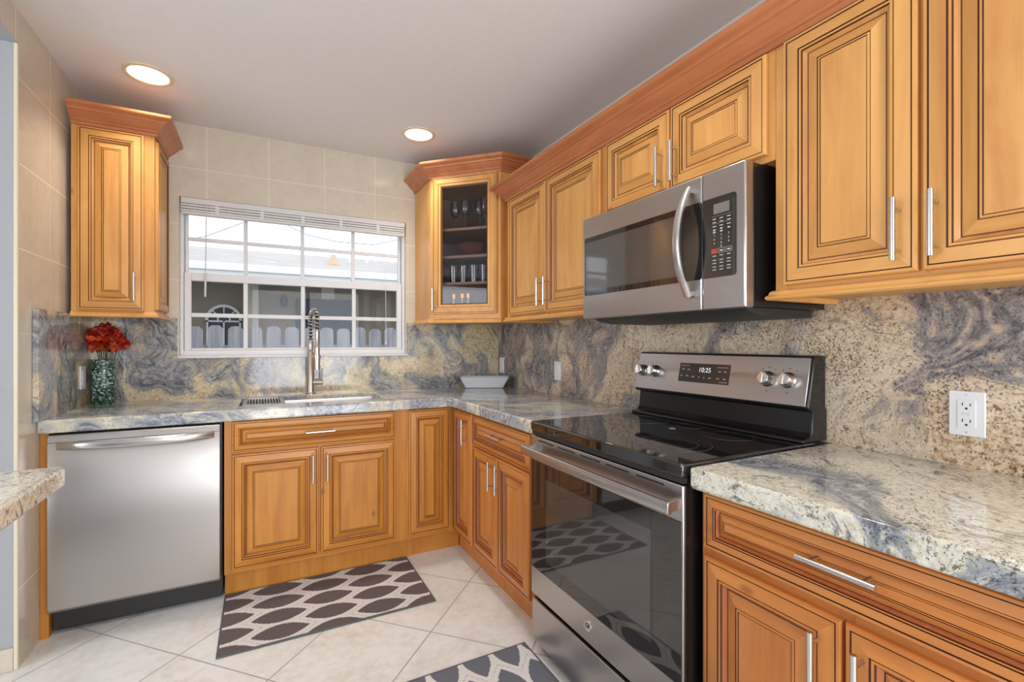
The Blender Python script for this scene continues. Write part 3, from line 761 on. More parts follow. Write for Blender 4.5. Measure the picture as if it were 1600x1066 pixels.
def knob(x):
    mb = MB(); t = .080
    prof = [(.0265, .0), (.0265, .006), (.0225, .010), (.0215, .028), (.019, .033), (.0005, .034)]
    base = len(mb.v); n = 28
    for r, h in prof:
        for j in range(n):
            q = 2*PI*j/n; mb.v.append(fpt(x+r*math.cos(q), t+r*math.sin(q), .003+h))
    for i in range(len(prof)-1):
        for j in range(n): k = (j+1) % n; mb.f.append([base+i*n+j, base+i*n+k, base+(i+1)*n+k, base+(i+1)*n+j]); mb.m.append(0)
    mb.f.append([base+(len(prof)-1)*n+j for j in range(n)]); mb.m.append(0)
    fbox(mb, x-.005, x+.005, t-.019, t+.019, .034, .044)
    return mb.build('knob', CHROME, fa, bevel=.001)
for x in KX: knob(x)
def fquad(mb, x, t, w, h, o): fbox(mb, x-w/2, x+w/2, t-h/2, t+h/2, o, o+.0003)
mb = MB()
for x, t, w in ((1.862, .112, .040), (2.036, .110, .046), (2.044, .054, .034), (1.856, .097, .012), (1.882, .096, .014), (2.024, .094, .013), (2.048, .094, .013),
                (1.850, .070, .009), (1.878, .070, .014), (1.906, .068, .014), (1.935, .068, .006), (1.958, .067, .007), (1.984, .067, .013), (2.020, .067, .013), (2.048, .067, .013)):
    fquad(mb, x, t, w, .0035 if w > .03 else .006, .004)
mb.build('key_legend', plain('legend_grey', rgb(150, 142, 138), .5), dsp)
tx = text_part('clock_digits', '10:25', .026, dsp, 0, 0, 0, CLOCK)
tilt = math.atan2(fu.y, fu.z)
pp = fpt(1.958, .096, .0045); bo = BASES[c.name]
tx.location = (pp[0], pp[1]-0, pp[2]); tx.location = (pp[0]-0, pp[1], pp[2]); tx.rotation_euler = (-tilt, 0, 0)
tx.data.transform(Matrix.Translation((bo[0], bo[1], bo[2]))); tx.location = (pp[0]-bo[0], pp[1]-bo[1], pp[2]-bo[2])
mb = MB()
for x in KX:
    for (dx, dt, w) in ((0, .040, .005), (.022, .034, .005), (-.022, .034, .006), (0, -.040, .008)): fquad(mb, x+dx, .080+dt, w, .004 if dt > .035 else .0022, .003)
for dt in (.012, 0, -.012): fquad(mb, 1.762, .078+dt, .007, .0025, .003)
mb.build('knob_legend', KEYDARK, fa)

# ================================================================== MICROWAVE
m0, m1 = 1.598, 2.350; MZ0, MZ1 = 1.335, 1.756; MF = -.415
c = thing('microwave', 'stainless over-the-range microwave with an arched handle', 'microwave', (rc, 0, MZ0), 'R')
MB().box(m0+.004, m1-.002, -.0205, -.378, MZ0+.004, MZ1-.002).build('case', BLACK, c, bevel=.002)
mb = MB(); mb.extr([(-.06, MZ0+.004), (-.385, MZ0+.004), (-.375, MZ0-.008), (-.30, MZ0-.022), (-.06, MZ0-.022)], m0+.04, m1-.02); mb.build('underside_vent', BLACKM, c, bevel=.002)
SPL = 2.203
dr = MB().box(m0, SPL-.001, -.378, MF, MZ0, MZ1).build('door', STEEL, c, bevel=.005, seg=3)
cp = MB().box(SPL+.001, m1, -.378, MF, MZ0, MZ1).build('control_side', STEEL, c, bevel=.005, seg=3)
def rrect(x0, x1, z0, z1, r, n=5):
    pts = []
    for cx_, cz_, a in ((x1-r, z1-r, 0), (x0+r, z1-r, PI/2), (x0+r, z0+r, PI), (x1-r, z0+r, 1.5*PI)):
        for k in range(n+1): q = a+PI/2*k/n; pts.append((cx_+r*math.cos(q), cz_+r*math.sin(q)))
    return pts
def plate(x0, x1, z0, z1, r, y0, y1, mi=0):
    pts = rrect(x0, x1, z0, z1, r); n = len(pts); mb = MB()
    mb.add([(x, y0, z) for x, z in pts]+[(x, y1, z) for x, z in pts], [list(range(n))[::-1], [n+i for i in range(n)]]+[(i, (i+1) % n, n+(i+1) % n, n+i) for i in range(n)], mi)
    return mb
plate(m0+.014, SPL-.002, 1.431, 1.673, .006, MF+.002, MF-.0015).build('door_glass', GLASSK, dr)
plate(m0+.020, 2.110, 1.452, 1.652, .004, MF-.0014, MF-.0019).build('door_window', MWG, dr)
cg = plate(SPL+.003, 2.322, 1.431, 1.673, .010, MF+.002, MF-.0015).build('control_glass', GLASSK, cp)
plate(2.246, 2.300, 1.622, 1.652, .001, MF-.0014, MF-.002).build('clock_window', LCD, cg)
y = MF-.0022
mb = MB()
cols = (2.249, 2.273, 2.298)
for r, z in enumerate((1.607, 1.597, 1.585)):
    for x in cols: mb.box(x-.006, x+.006, y, y+.0006, z-.0012, z+.0012)
for z in (1.612, 1.590): mb.box(cols[0]-.008, cols[2]+.008, y+.0002, y+.0006, z+.003, z+.0034)
for x, z in ((cols[0], 1.574), (cols[1], 1.576), (cols[2], 1.574), (cols[0], 1.567), (cols[1], 1.568)): mb.box(x-.004, x+.004, y, y+.0006, z-.002, z+.002)
for z in (1.496, 1.483, 1.474, 1.463, 1.454):
    for x in cols: mb.box(x-.006, x+.006, y, y+.0006, z-.0011, z+.0011)
for x in cols[1:]: mb.add(*(lambda b: (b.v, b.f))(MB().box(x-.010, x+.010, y, y+.0006, 1.503, 1.5036).box(x-.010, x+.010, y, y+.0006, 1.517, 1.5176).box(x-.010, x-.0094, y, y+.0006, 1.503, 1.5176).box(x+.0094, x+.010, y, y+.0006, 1.503, 1.5176).box(x-.005, x+.005, y, y+.0006, 1.508, 1.512)))
mb.build('key_legend', KEYPRINT, cg)
for i, ch in enumerate('123456789'):
    text_part('key_digit', ch, .0085, cg, cols[i % 3], y, 1.557-.012*(i//3), KEYPRINT, .0002)
text_part('key_digit', '0', .0085, cg, cols[1], y, 1.523, KEYPRINT, .0002)
MB().box(cols[0]-.010, cols[0]+.010, y, y+.0006, 1.503, 1.5176).build('stop_key', REDKEY, cg)
pts = []; fr = []
for i in range(25):
    u = -1+2*i/24; pts.append((2.158-.020*(1-u*u)*.0, MF-.010-.052*(1-u*u), 1.553+u*.172))
for i, p in enumerate(pts):
    tt = (Vector(pts[min(24, i+1)])-Vector(pts[max(0, i-1)])).normalized(); fr.append(((1, 0, 0), tt.cross(Vector((1, 0, 0))).normalized()))
sec = [(.014*math.copysign(abs(math.cos(q))**.7, math.cos(q)), .008*math.copysign(abs(math.sin(q))**.7, math.sin(q))) for q in [2*PI*k/16 for k in range(16)]]
mb = MB(); mb.sweep_section(pts, fr, sec); mb.box(2.146, 2.170, MF, MF-.014, 1.383, 1.397); mb.box(2.146, 2.170, MF, MF-.014, 1.709, 1.723)
mb.build('handle', NICKEL, dr)

# ================================================================== SINK, FAUCET
c = thing('sink', 'undermount stainless steel sink set into the counter below the window', 'sink', ((SX0+SX1)/2, -.3, .66), 'B')
mb = MB(); zt, zb = CB+.030, .67
o_, i_ = .0, .018
def loop(a): return [(SX0+a, SY0+a), (SX1-a, SY0+a), (SX1-a, SY1-a), (SX0+a, SY1-a)]
lv = [(loop(-.012), CB-.001), (loop(.001), CB-.001), (loop(.001), zt), (loop(.006), zt), (loop(.010), CB-.010), (loop(.022), zb+.02), (loop(.05), zb), (loop(.15), zb-.004)]
base = 0
for lp, z in lv:
    for (x, yy) in lp: mb.v.append((x, yy, z))
for i in range(len(lv)-1):
    for j in range(4): k = (j+1) % 4; mb.f.append([4*i+j, 4*i+k, 4*i+4+k, 4*i+4+j]); mb.m.append(0)
n = 4*(len(lv)-1); mb.f.append([n, n+1, n+2, n+3]); mb.m.append(0)
mb.build('basin', STEEL, c, bevel=.003)
mb = MB(); mb.lathe([(.045, 0), (.045, .004), (.030, .005), (.028, -.004), (.001, -.004)], ((SX0+SX1)/2, -.3, zb-.003), 24); mb.build('drain', CHROME, c)
c = thing('drain_tray', 'slotted stainless colander tray sitting in the left end of the sink', 'colander', (-1.63, -.3, .86), 'B')
tx0, tx1, ty0, ty1, tz = -1.722, -1.520, -.485, -.130, .9145
mb = MB(); mb.box(tx0, tx1, ty0, ty0+.030, tz-.006, tz); mb.box(tx0, tx1, ty1-.030, ty1, tz-.006, tz); mb.box(tx0, tx0+.022, ty0+.03, ty1-.03, tz-.006, tz); mb.box(tx1-.022, tx1, ty0+.03, ty1-.03, tz-.006, tz)
mb.box(tx0+.018, tx1-.018, ty0+.026, ty0+.030, tz-.05, tz-.004); mb.box(tx0+.018, tx1-.018, ty1-.030, ty1-.026, tz-.05, tz-.004)
mb.box(tx0+.018, tx0+.022, ty0+.03, ty1-.03, tz-.05, tz-.004); mb.box(tx1-.022, tx1-.018, ty0+.03, ty1-.03, tz-.05, tz-.004)
mb.build('rim', STEEL, c, bevel=.001)
mb = MB(); mb.box(tx0+.022, tx1-.022, ty0+.03, ty1-.03, tz-.05, tz-.047); mb.build('tray_floor', SLOT, c)
mb = MB()
nb = 11
for k in range(nb):
    x = tx0+.022+(k+.5)*(tx1-tx0-.044)/nb; mb.box(x-.0028, x+.0028, ty0+.03, ty1-.03, tz-.010, tz-.006)
mb.build('slats', STEEL, c)

c = thing('kitchen_faucet', 'tall brushed nickel spring pull-down faucet behind the sink', 'faucet', (-1.360, -.068, CT), 'B')
fx, fy = -1.360, -.068
mb = MB(); mb.lathe([(.0005, 0), (.031, 0), (.031, .006), (.024, .010), (.0225, .014), (.0225, .262), (.019, .268), (.0005, .270)], (fx, fy, CT), 28); mb.build('body', WNICKEL, c)
mb = MB(); mb.lathe([(.017, 0), (.0185, .004), (.0185, .060), (.014, .068), (.0005, .07)], (fx, fy, CT+.27), 24); mb.build('collar', WNICKEL, c)
# hose path: up, over towards the room, down to the spray head
dirv = Vector((.030, -.19, 0)).normalized(); R_ = .075
path = [Vector((fx, fy, CT+.30+.005*k)) for k in range(0, 28)]
top = CT+.44
path = [p for p in path if p.z < top]+[Vector((fx, fy, top))+dirv*(R_*(1-math.cos(q)))+Vector((0, 0, R_*math.sin(q))) for q in [PI*k/24 for k in range(0, 25)]]
end = path[-1]; path += [end-Vector((0, 0, .01*k)) for k in range(1, 6)]
mb = MB(); mb.tube(path, .0085, 10); mb.build('hose', BLACKM, c)
# spring coil round the hose
coil = []; L0 = [0]
for i in range(1, len(path)): L0.append(L0[-1]+(path[i]-path[i-1]).length)
tot = L0[-1]; turns = 20; N = turns*12
side = Vector((-dirv.y, dirv.x, 0))
for k in range(N+1):
    s_ = tot*k/N; i = 1
    while i < len(L0)-1 and L0[i] < s_: i += 1
    u = (s_-L0[i-1])/(L0[i]-L0[i-1]); p = path[i-1].lerp(path[i], u); t_ = (path[i]-path[i-1]).normalized(); nn = side.cross(t_)
    q = 2*PI*turns*k/N; coil.append(p+side*math.cos(q)*.0145+nn*math.sin(q)*.0145)
mb = MB(); mb.tube(coil, .0034, 6); mb.build('spring', WNICKEL, c)
hx = path[-1]
mb = MB(); mb.lathe([(.0005, 0), (.017, 0), (.0175, .05), (.015, .10), (.0165, .12), (.0165, .135), (.010, .145), (.010, .20), (.0005, .205)], (hx.x, hx.y, 1.075), 20); mb.build('spray_head', WNICKEL, c)
mb = MB(); mb.tube([(hx.x, hx.y, 1.27), (hx.x, hx.y, hx.z)], .010, 12)
mb.build('sleeve', WNICKEL, c)
mb = MB(); mb.tube([(fx, fy, 1.150), tuple(Vector((hx.x, hx.y, 1.150)))], .006, 10); mb.lathe([(.018, -.010), (.0215, -.010), (.0215, .010), (.018, .010)], (hx.x, hx.y, 1.150), 20, closed=True); mb.build('holder_arm', WNICKEL, c)
mb = MB(); mb.tube([(fx, fy, .985), (fx+.072, fy-.012, .985)], .0165, 18); mb.tube([(fx+.062, fy-.010, .995), (fx+.066, fy-.012, 1.075)], .0045, 10); mb.build('lever', WNICKEL, c)

# ================================================================== BLIND
c = thing('window_blind', 'raised white mini blind stacked at the top of the window', 'blind', (-1.39, 0, 1.985), 'B')
bx0, bx1 = wx0+.008, wx1-.008
MB().box(bx0, bx1, -.010, .030, 2.036, 2.069).build('headrail', BLINDW, c, bevel=.003)
mb = MB()
for k in range(3):
    z = 2.034-k*.0155; mb.extr([(-.0095, z-.0125), (-.0095, z-.002), (-.004, z), (.020, z), (.024, z-.004), (.024, z-.0125)], bx0+.004, bx1-.004)
mb.build('slats', BLINDW, c, smooth=False)
MB().box(bx0+.004, bx1-.004, -.009, .025, 1.974, 1.990).build('bottom_rail', BLINDW, c, bevel=.003)
for x in (-1.865, -1.63, -1.40, -1.17, -.93):
    MB().box(x-.010, x+.010, -.0112, -.0102, 1.985, 2.036).build('lift_tape', BLINDW, c, bevel=.0005)
mb = MB(); mb.tube([(-1.918, -.016, 2.045), (-1.922, -.018, 1.64)], .0032, 8); mb.tube([(-1.922, -.018, 1.64), (-1.924, -.018, 1.50)], .0055, 8); mb.build('wand', BLINDW, c)
mb = MB(); mb.tube([(-.885, -.014, 2.04), (-.880, -.014, 1.75), (-.876, -.012, 1.245)], .0016, 6); mb.lathe([(.001, 0), (.005, .004), (.003, .022), (.0005, .024)], (-.876, -.012, 1.222), 10); mb.build('cord', WHITE, c)

# ================================================================== DOWNLIGHTS
names = ['round recessed ceiling light above the left wall cabinet', 'round recessed ceiling light near the corner glass cabinet', 'added unseen recessed ceiling light over the left aisle', 'added unseen recessed ceiling light over the range', 'added unseen recessed ceiling light behind the camera', 'added unseen recessed ceiling light by the rear wall']
for (x, y), nm in zip(DOWNLIGHTS, names):
    c = thing('recessed_light', nm, 'ceiling light', (x, y, ZC), 'B', 'recessed ceiling lights')
    mb = MB(); mb.lathe([(.100, 0), (.099, -.005), (.084, -.008), (.080, -.004), (.080, 0)], (x, y, ZC), 40, closed=True); mb.build('trim_ring', plain('lamp_trim', rgb(222, 204, 170), .5), c)
    mb = MB(); mb.lathe([(.0005, -.003), (.080, -.003), (.080, -.0005), (.0005, -.0005)], (x, y, ZC), 40); mb.build('lens', LAMP, c)
    area('downlight_bulb', (x, y, ZC-.011), (0, 0, 0), .15, .15, DL_POWER, WARM, 'DISK', 1.8)

# ================================================================== OUTLETS
def outlet(name, label, cat, x, z, run, y, w=.070, h=.115, duplex=True):
    c = thing(name, label, cat, (x, y, z-h/2), run)
    mb = plate(x-w/2, x+w/2, z-h/2, z+h/2, .003, y, y-.006); mb.build('cover_plate', PLATE, c, bevel=.0015)
    if duplex:
        b = plate(x-.0175, x+.0175, z-.035, z+.035, .001, y-.0055, y-.0075).build('receptacle', PLATE, c, bevel=.0005)
        for dz in (.021, -.021):
            b2 = MB()
            b2.box(x-.0085, x-.0065, y-.0074, y-.0078, z+dz-.001, z+dz+.007); b2.box(x+.0065, x+.0085, y-.0074, y-.0078, z+dz-.001, z+dz+.006)
            b2.lathe([(.0005, 0), (.0028, 0), (.0028, -.0003), (.0005, -.0003)], (x, y-.0075, z+dz-.0075), 12, 0, 'y')
            b2.build('socket', SLOT, b)
        MB().box(x-.008, x+.008, y-.0074, y-.0082, z-.004, z+.004).build('test_button', WHITE, b, bevel=.0003)
        for dz in (.048, -.048):
            MB().lathe([(.0005, 0), (.002, 0), (.002, -.001), (.0005, -.001)], (x, y-.006, z+dz), 10, 0, 'y').build('screw', NICKEL, c)
    else:
        plate(x-.0165, x+.0165, z-.033, z+.033, .001, y-.0055, y-.0085).build('rocker', PLATE, c, bevel=.0005)
outlet('wall_outlet', 'white outlet on the granite right of the range', 'outlet', 2.690, 1.052, 'R', -.02)
outlet('light_switch', 'white switch plate between the range and the corner', 'switch', .829, 1.062, 'R', -.02, duplex=False)
outlet('light_switch', 'white switch plate in the corner behind the white dish', 'switch', .085, 1.066, 'R', -.02, duplex=False)
outlet('wall_outlet', 'white outlet on the left wall beside the green vase', 'outlet', -.175, 1.060, 'L', -.02)

# ================================================================== DISH
c = thing('rectangular_dish', 'white rectangular flared dish standing in the counter corner', 'dish', (0, 0, 0), 'B')
c.location = (-.222, -.200, CT); c.rotation_euler = (0, 0, math.radians(-25))
def rr(hx_, hy_, r, n=5): return rrect(-hx_, hx_, -hy_, hy_, r, n)
lv = [(rr(.128, .034, .01), 0.001), (rr(.134, .040, .012), .004), (rr(.172, .068, .010), .078), (rr(.176, .072, .011), .080), (rr(.171, .067, .010), .081), (rr(.166, .062, .010), .076), (rr(.128, .036, .010), .010)]
mb = MB(); n = len(lv[0][0])
for lp, z in lv:
    for (x, yy) in lp: mb.v.append((x, yy, z))
for i in range(len(lv)-1):
    for j in range(n): k = (j+1) % n; mb.f.append([n*i+j, n*i+k, n*i+n+k, n*i+n+j]); mb.m.append(0)
mb.f.append(list(range(n))[::-1]); mb.m.append(0); mb.f.append([n*(len(lv)-1)+j for j in range(n)]); mb.m.append(0)
mb.build('bowl_body', plain('white_ceramic', rgb(222, 226, 234), .25), c)

# ================================================================== VASE + FLOWERS
def mosaic():
    m, nt, b = new_mat('green_mosaic')
    v = coords(nt); vo = nt.nodes.new('ShaderNodeTexVoronoi'); vo.inputs['Scale'].default_value = 115; L(nt, v, vo.inputs['Vector'])
    sp = nt.nodes.new('ShaderNodeSeparateColor'); L(nt, vo.outputs['Color'], sp.inputs[0])
    c = ramp(nt, sp.outputs[0], [(0.0, rgb(30, 58, 46)), (.35, rgb(58, 98, 80)), (.6, rgb(98, 128, 116)), (.82, rgb(176, 196, 190))], 'CONSTANT')
    L(nt, c, b.inputs['Base Color']); b.inputs['Roughness'].default_value = .12; bump(nt, b, vo.outputs['Distance'], .5, .002); return m
vx, vy = -2.366, -.100
c = thing('vase', 'green mosaic glass cylinder vase on the left counter end', 'vase', (vx, vy, CT), 'B')
mb = MB(); mb.lathe([(.047, 0), (.049, .003), (.049, .228), (.0475, .232), (.045, .228), (.045, .01)], (vx, vy, CT), 36); mb.build('vase_body', mosaic(), c)
PET = []
for i, col in enumerate((rgb(150, 16, 12), rgb(184, 34, 18), rgb(222, 92, 34))): PET.append(plain('petal_%d' % i, col, .55))
STEM = plain('stem_green', rgb(58, 78, 40), .6)
c = thing('flower_bouquet', 'bunch of red and orange artificial flowers standing in the green vase', 'flowers', (vx, vy, CT+.02), 'B')
blooms = [(vx-.030, vy-.010, 1.250), (vx+.045, vy-.020, 1.262), (vx+.008, vy+.020, 1.296), (vx+.062, vy+.015, 1.228), (vx+.010, vy-.040, 1.232), (vx-.020, vy+.036, 1.225), (vx+.030, vy-.045, 1.280), (vx-.012, vy-.045, 1.275)]
for bx, by, bz in blooms:
    mb = MB()
    for k in range(70):
        ph = math.acos(1-1.55*random.random()); th = 2*PI*random.random()
        d = Vector((math.sin(ph)*math.cos(th), math.sin(ph)*math.sin(th), math.cos(ph)))
        r = .024+.020*random.random(); cpt = Vector((bx, by, bz-.006))+d*r*.75
        a = d.cross(Vector((random.random()-.5, random.random()-.5, random.random()-.5))).normalized(); b_ = d.cross(a)
        w = .010+.006*random.random(); up = (d*.75+a*.65).normalized()
        vs = [cpt-b_*w*.35, cpt+b_*w*.35, cpt+b_*w+up*w*1.1+d*.002, cpt+up*w*2.1-d*.002, cpt-b_*w+up*w*1.1+d*.002]
        mi = 2 if (random.random() < .16 or (d.z < -.1 and random.random() < .5)) else (1 if random.random() < .4 else 0)
        mb.add(vs+[v+d*.0007 for v in vs], [(0, 1, 2, 3, 4), (9, 8, 7, 6, 5), (0, 5, 6, 1), (1, 6, 7, 2), (2, 7, 8, 3), (3, 8, 9, 4), (4, 9, 5, 0)], mi)
    bl = mb.build('bloom', PET, c, smooth=False)
    mb = MB(); mb.tube([(bx, by, bz), ((bx+vx)/2, (by+vy)/2, CT+.2), (vx+(bx-vx)*.25, vy+(by-vy)*.25, CT+.02)], .0022, 6); mb.build('stem', STEM, bl)

# ================================================================== GLASSWARE in corner cabinet
def at(u, v): # u across the diagonal (+ to the right), v depth behind the door
    return (cx+(u*ca)-(v*sa), cy+(u*sa)+(v*ca))
GRP = 'glassware in the corner cabinet'
def goblet(u, v, z, mat, label):
    x, y = at(u, v); c = thing('wine_glass', label, 'wine glass', (x, y, z), 'B', GRP)
    MB().lathe([(.0005, .0), (.033, .0), (.032, .002), (.006, .006), (.0035, .012), (.0035, .085), (.006, .092)], (x, y, z), 20, closed=True).build('stem_and_foot', mat, c)
    MB().lathe([(.004, .088), (.022, .100), (.034, .125), (.037, .15), (.032, .19), (.031, .19), (.035, .15), (.032, .127), (.020, .103), (.0005, .094)], (x, y, z), 24, closed=True).build('glass_bowl', mat, c)
goblet(-.035, .10, SH[0], CLEARG, 'clear stemmed wine glass at the centre of the cabinet top shelf')
goblet(.045, .15, SH[0], CLEARG, 'clear stemmed wine glass set back on the cabinet top shelf')
goblet(.105, .09, SH[0], PURPG, 'purple tinted wine glass at right of the cabinet top shelf')
goblet(-.115, .12, SH[0], CLEARG, 'clear stemmed wine glass at left of the cabinet top shelf')
for i, (u, v) in enumerate(((-.11, .08), (-.04, .08), (.03, .08), (.10, .08), (-.075, .16), (.0, .16), (.075, .16))):
    x, y = at(u, v); mb = MB().lathe([(.0005, 0), (.027, 0), (.032, .11), (.0305, .11), (.026, .008), (.0005, .008)], (x, y, SH[2]), 20, closed=True)
    o = mb.build('tumbler', CLEARG); tag(o, 'clear drinking tumbler in the row on the cabinet lower shelf', 'glass', 'tumblers in the corner cabinet')
x, y = at(0, .14); mb = MB().lathe([(.04, 0), (.07, .02), (.115, .07), (.118, .078), (.112, .078), (.066, .026), (.0005, .012)], (x, y, SH[1]), 32)
tag(mb.build('serving_bowl', plain('brown_bowl', rgb(120, 76, 52), .35)), 'brown wooden serving bowl on the cabinet middle shelf', 'bowl')
x, y = at(.02, .13); mb = MB().lathe([(.05, 0), (.09, .015), (.118, .06), (.120, .085), (.115, .085), (.085, .02), (.0005, .01)], (x, y, 1.392), 32)
tag(mb.build('blue_bowl', plain('blue_glazed', rgb(20, 84, 128), .2)), 'deep blue bowl on the bottom of the corner cabinet', 'bowl')
for u in (-.10, -.035, .005):  # glowing amber spots, added in place of reflections behind the cabinet glass
    x, y = at(u, .045 if u > -.05 else .06); z0_ = 1.392
    c = thing('reflection_spot', {-.10: 'leftmost small glowing amber spot imitating a reflection at the bottom of the glass cabinet', -.035: 'middle small glowing amber spot imitating a reflection at the bottom of the glass cabinet', .005: 'rightmost small glowing amber spot imitating a reflection at the bottom of the glass cabinet'}[u], 'glint', (x, y, z0_), 'B', 'amber reflection spots in the corner cabinet')
    MB().lathe([(.0005, 0), (.010, 0), (.010, .128), (.0005, .128)], (x, y, z0_), 16).build('spot_stand', CLEARG, c)
    MB().lathe([(.0005, .129), (.0085, .129), (.0085, .155), (.0005, .155)], (x, y, z0_), 16).build('glow_cap', AMBER_GLINT, c)

# ================================================================== MATS
def rug_mat(name, dark, light, edge, hx_, hy_, du, dv):
    m, nt, b = new_mat(name)
    tc = nt.nodes.new('ShaderNodeTexCoord'); sp = nt.nodes.new('ShaderNodeSeparateXYZ'); L(nt, tc.outputs['Object'], sp.inputs[0])
    nz = noise(nt, tc.outputs['Object'], 120, 2, .6)
    wob = math_n(nt, 'MULTIPLY', math_n(nt, 'SUBTRACT', nz.outputs[0], .5), .012)
    X = math_n(nt, 'ADD', math_n(nt, 'ADD', sp.outputs[0], wob), 10*.4285+du); Y = math_n(nt, 'ADD', math_n(nt, 'ADD', sp.outputs[1], wob), 40*.1285+dv)
    es = []
    for ou, ov in ((0, 0), (.21425, .06425)):
        u = math_n(nt, 'SUBTRACT', math_n(nt, 'MODULO', math_n(nt, 'ADD', X, ou), .4285), .21425)
        v = math_n(nt, 'ABSOLUTE', math_n(nt, 'SUBTRACT', math_n(nt, 'MODULO', math_n(nt, 'ADD', Y, ov), .1285), .06425))
        q = math_n(nt, 'DIVIDE', u, .115); h = math_n(nt, 'MULTIPLY', math_n(nt, 'SUBTRACT', 1.0, math_n(nt, 'MULTIPLY', q, q)), .0542)
        es.append(math_n(nt, 'SUBTRACT', h, v))
    e = math_n(nt, 'MAXIMUM', es[0], es[1])
    lens = ramp(nt, math_n(nt, 'ADD', math_n(nt, 'MULTIPLY', e, 100), .5), [(.45, (0, 0, 0)), (.55, (1, 1, 1))])
    dif = math_n(nt, 'ABSOLUTE', math_n(nt, 'SUBTRACT', es[0], es[1]))
    st = math_n(nt, 'MULTIPLY', math_n(nt, 'LESS_THAN', dif, .004), math_n(nt, 'GREATER_THAN', math_n(nt, 'FRACT', math_n(nt, 'MULTIPLY', X, 70)), .35))
    c = mix(nt, math_n(nt, 'MULTIPLY', st, .55), light, dark)
    c = mix(nt, lens, c, dark)
    fz = noise(nt, tc.outputs['Object'], 420, 2, .7)
    c = mix(nt, .35, c, ramp(nt, fz.outputs[0], [(.3, (.55, .55, .55)), (.7, (1.3, 1.3, 1.3))]), 'MULTIPLY')
    ex = math_n(nt, 'GREATER_THAN', math_n(nt, 'ABSOLUTE', sp.outputs[0]), hx_-.008); ey = math_n(nt, 'GREATER_THAN', math_n(nt, 'ABSOLUTE', sp.outputs[1]), hy_-.008)
    c = mix(nt, math_n(nt, 'MAXIMUM', ex, ey), c, edge)
    L(nt, c, b.inputs['Base Color']); b.inputs['Roughness'].default_value = .95; b.inputs['Specular IOR Level'].default_value = .1
    bump(nt, b, fz.outputs[0], .5, .002); return m
def rug(cx_, cy_, lx, ly, rot, mat, label):
    mb = MB(); mb.box(-lx/2, lx/2, -ly/2, ly/2, 0, .007)
    o = mb.build('kitchen_mat', mat, bevel=.002); o.location = (cx_, cy_, .001); o.rotation_euler = (0, 0, rot)
    tag(o, label, 'rug'); return o
mx, my = -1.343, -.832
DK1 = rgb(104, 94, 95); LT1 = rgb(216, 213, 211)
# lens centres: columns at x=-1.561 (y -.760,-.889) and x=-1.347 (y -.820,-.948)
rug(mx, my, .900, .512, 0, rug_mat('rug_brown', DK1, LT1, rgb(92, 96, 94), .45, .256, (.21425+1.561+mx) % .4285, (.06425+.760+my) % .1285), 'dark brown mat with white leaf trellis pattern in front of the sink cabinet')
m2x, m2y = -.922, -2.0
rug(m2x, m2y, .900, .496, PI/2, rug_mat('rug_grey', rgb(108, 110, 120), LT1, rgb(90, 96, 100), .45, .248, .19275, .08775), 'blue-grey mat with white leaf trellis pattern on the floor before the range')

# ================================================================== OUTSIDE
def slats_mat(name, c1, c2, sc, rough=.8):
    m, nt, b = new_mat(name); n = noise(nt, coords(nt, sc), 1, 4, .6)
    L(nt, ramp(nt, n.outputs[0], [(.3, c1), (.7, c2)]), b.inputs['Base Color']); b.inputs['Roughness'].default_value = rough; return m
STUCCO = plain('beige_stucco', rgb(150, 142, 128), .9); SHING = slats_mat('roof_shingles', rgb(160, 158, 156), rgb(186, 182, 180), (2, 10, 10)); FASC = plain('white_fascia', rgb(235, 240, 244), .6)
WOODF = slats_mat('weathered_fence', rgb(150, 152, 160), rgb(205, 206, 212), (30, 30, 2)); GRASS = slats_mat('yard_ground', rgb(110, 112, 92), rgb(140, 136, 118), (4, 4, 4))
BLUED = plain('navy_door', rgb(44, 54, 82), .5); DGL = plain('dark_pane', rgb(70, 76, 84), .1)
o = struct('ground_outside', MB().box(-12, 12, .2, 16, -.45, -.40), GRASS, smooth=False)
c = thing('neighbour_house', 'pale neighbouring house with a low shingled roof seen through the window', 'house', (0, 7.2, -.4), 'B')
MB().box(-8, 8, 7.2, 10.6, -.4, 2.62).build('wall', STUCCO, c, smooth=False)
mb = MB(); mb.add([(-9, 6.05, 2.60), (9, 6.05, 2.60), (9, 9, 3.36), (-9, 9, 3.36), (9, 11.8, 2.6), (-9, 11.8, 2.6), (-9, 6.05, 2.54), (9, 6.05, 2.54), (9, 11.8, 2.54), (-9, 11.8, 2.54)],
                  [(0, 1, 2, 3), (3, 2, 4, 5), (6, 7, 1, 0), (6, 9, 8, 7), (5, 4, 8, 9), (0, 3, 5, 9, 6), (1, 7, 8, 4, 2)]); mb.build('roof', SHING, c, smooth=False)
MB().box(-9, 9, 6.0, 6.05, 2.36, 2.60).build('fascia', FASC, c, smooth=False)
MB().box(-9, 9, 5.93, 6.0, 2.46, 2.53).build('gutter', FASC, c, bevel=.01)
MB().box(-1.93, -1.68, 6.9, 7.2, -.4, 2.54).build('pilaster', plain('pale_pilaster', rgb(205, 200, 186), .9), c)
d = MB().box(-1.005, .106, 7.15, 7.2, -.4, 2.145).build('garage_door', BLUED, c)
MB().box(-.52, -.27, 7.1, 7.2, 2.145, 2.54).build('lintel_block', plain('pale_lintel', rgb(205, 200, 186), .9), c)
ax, az, ar = -2.268, 1.66, .285
mb = MB(); n = 20
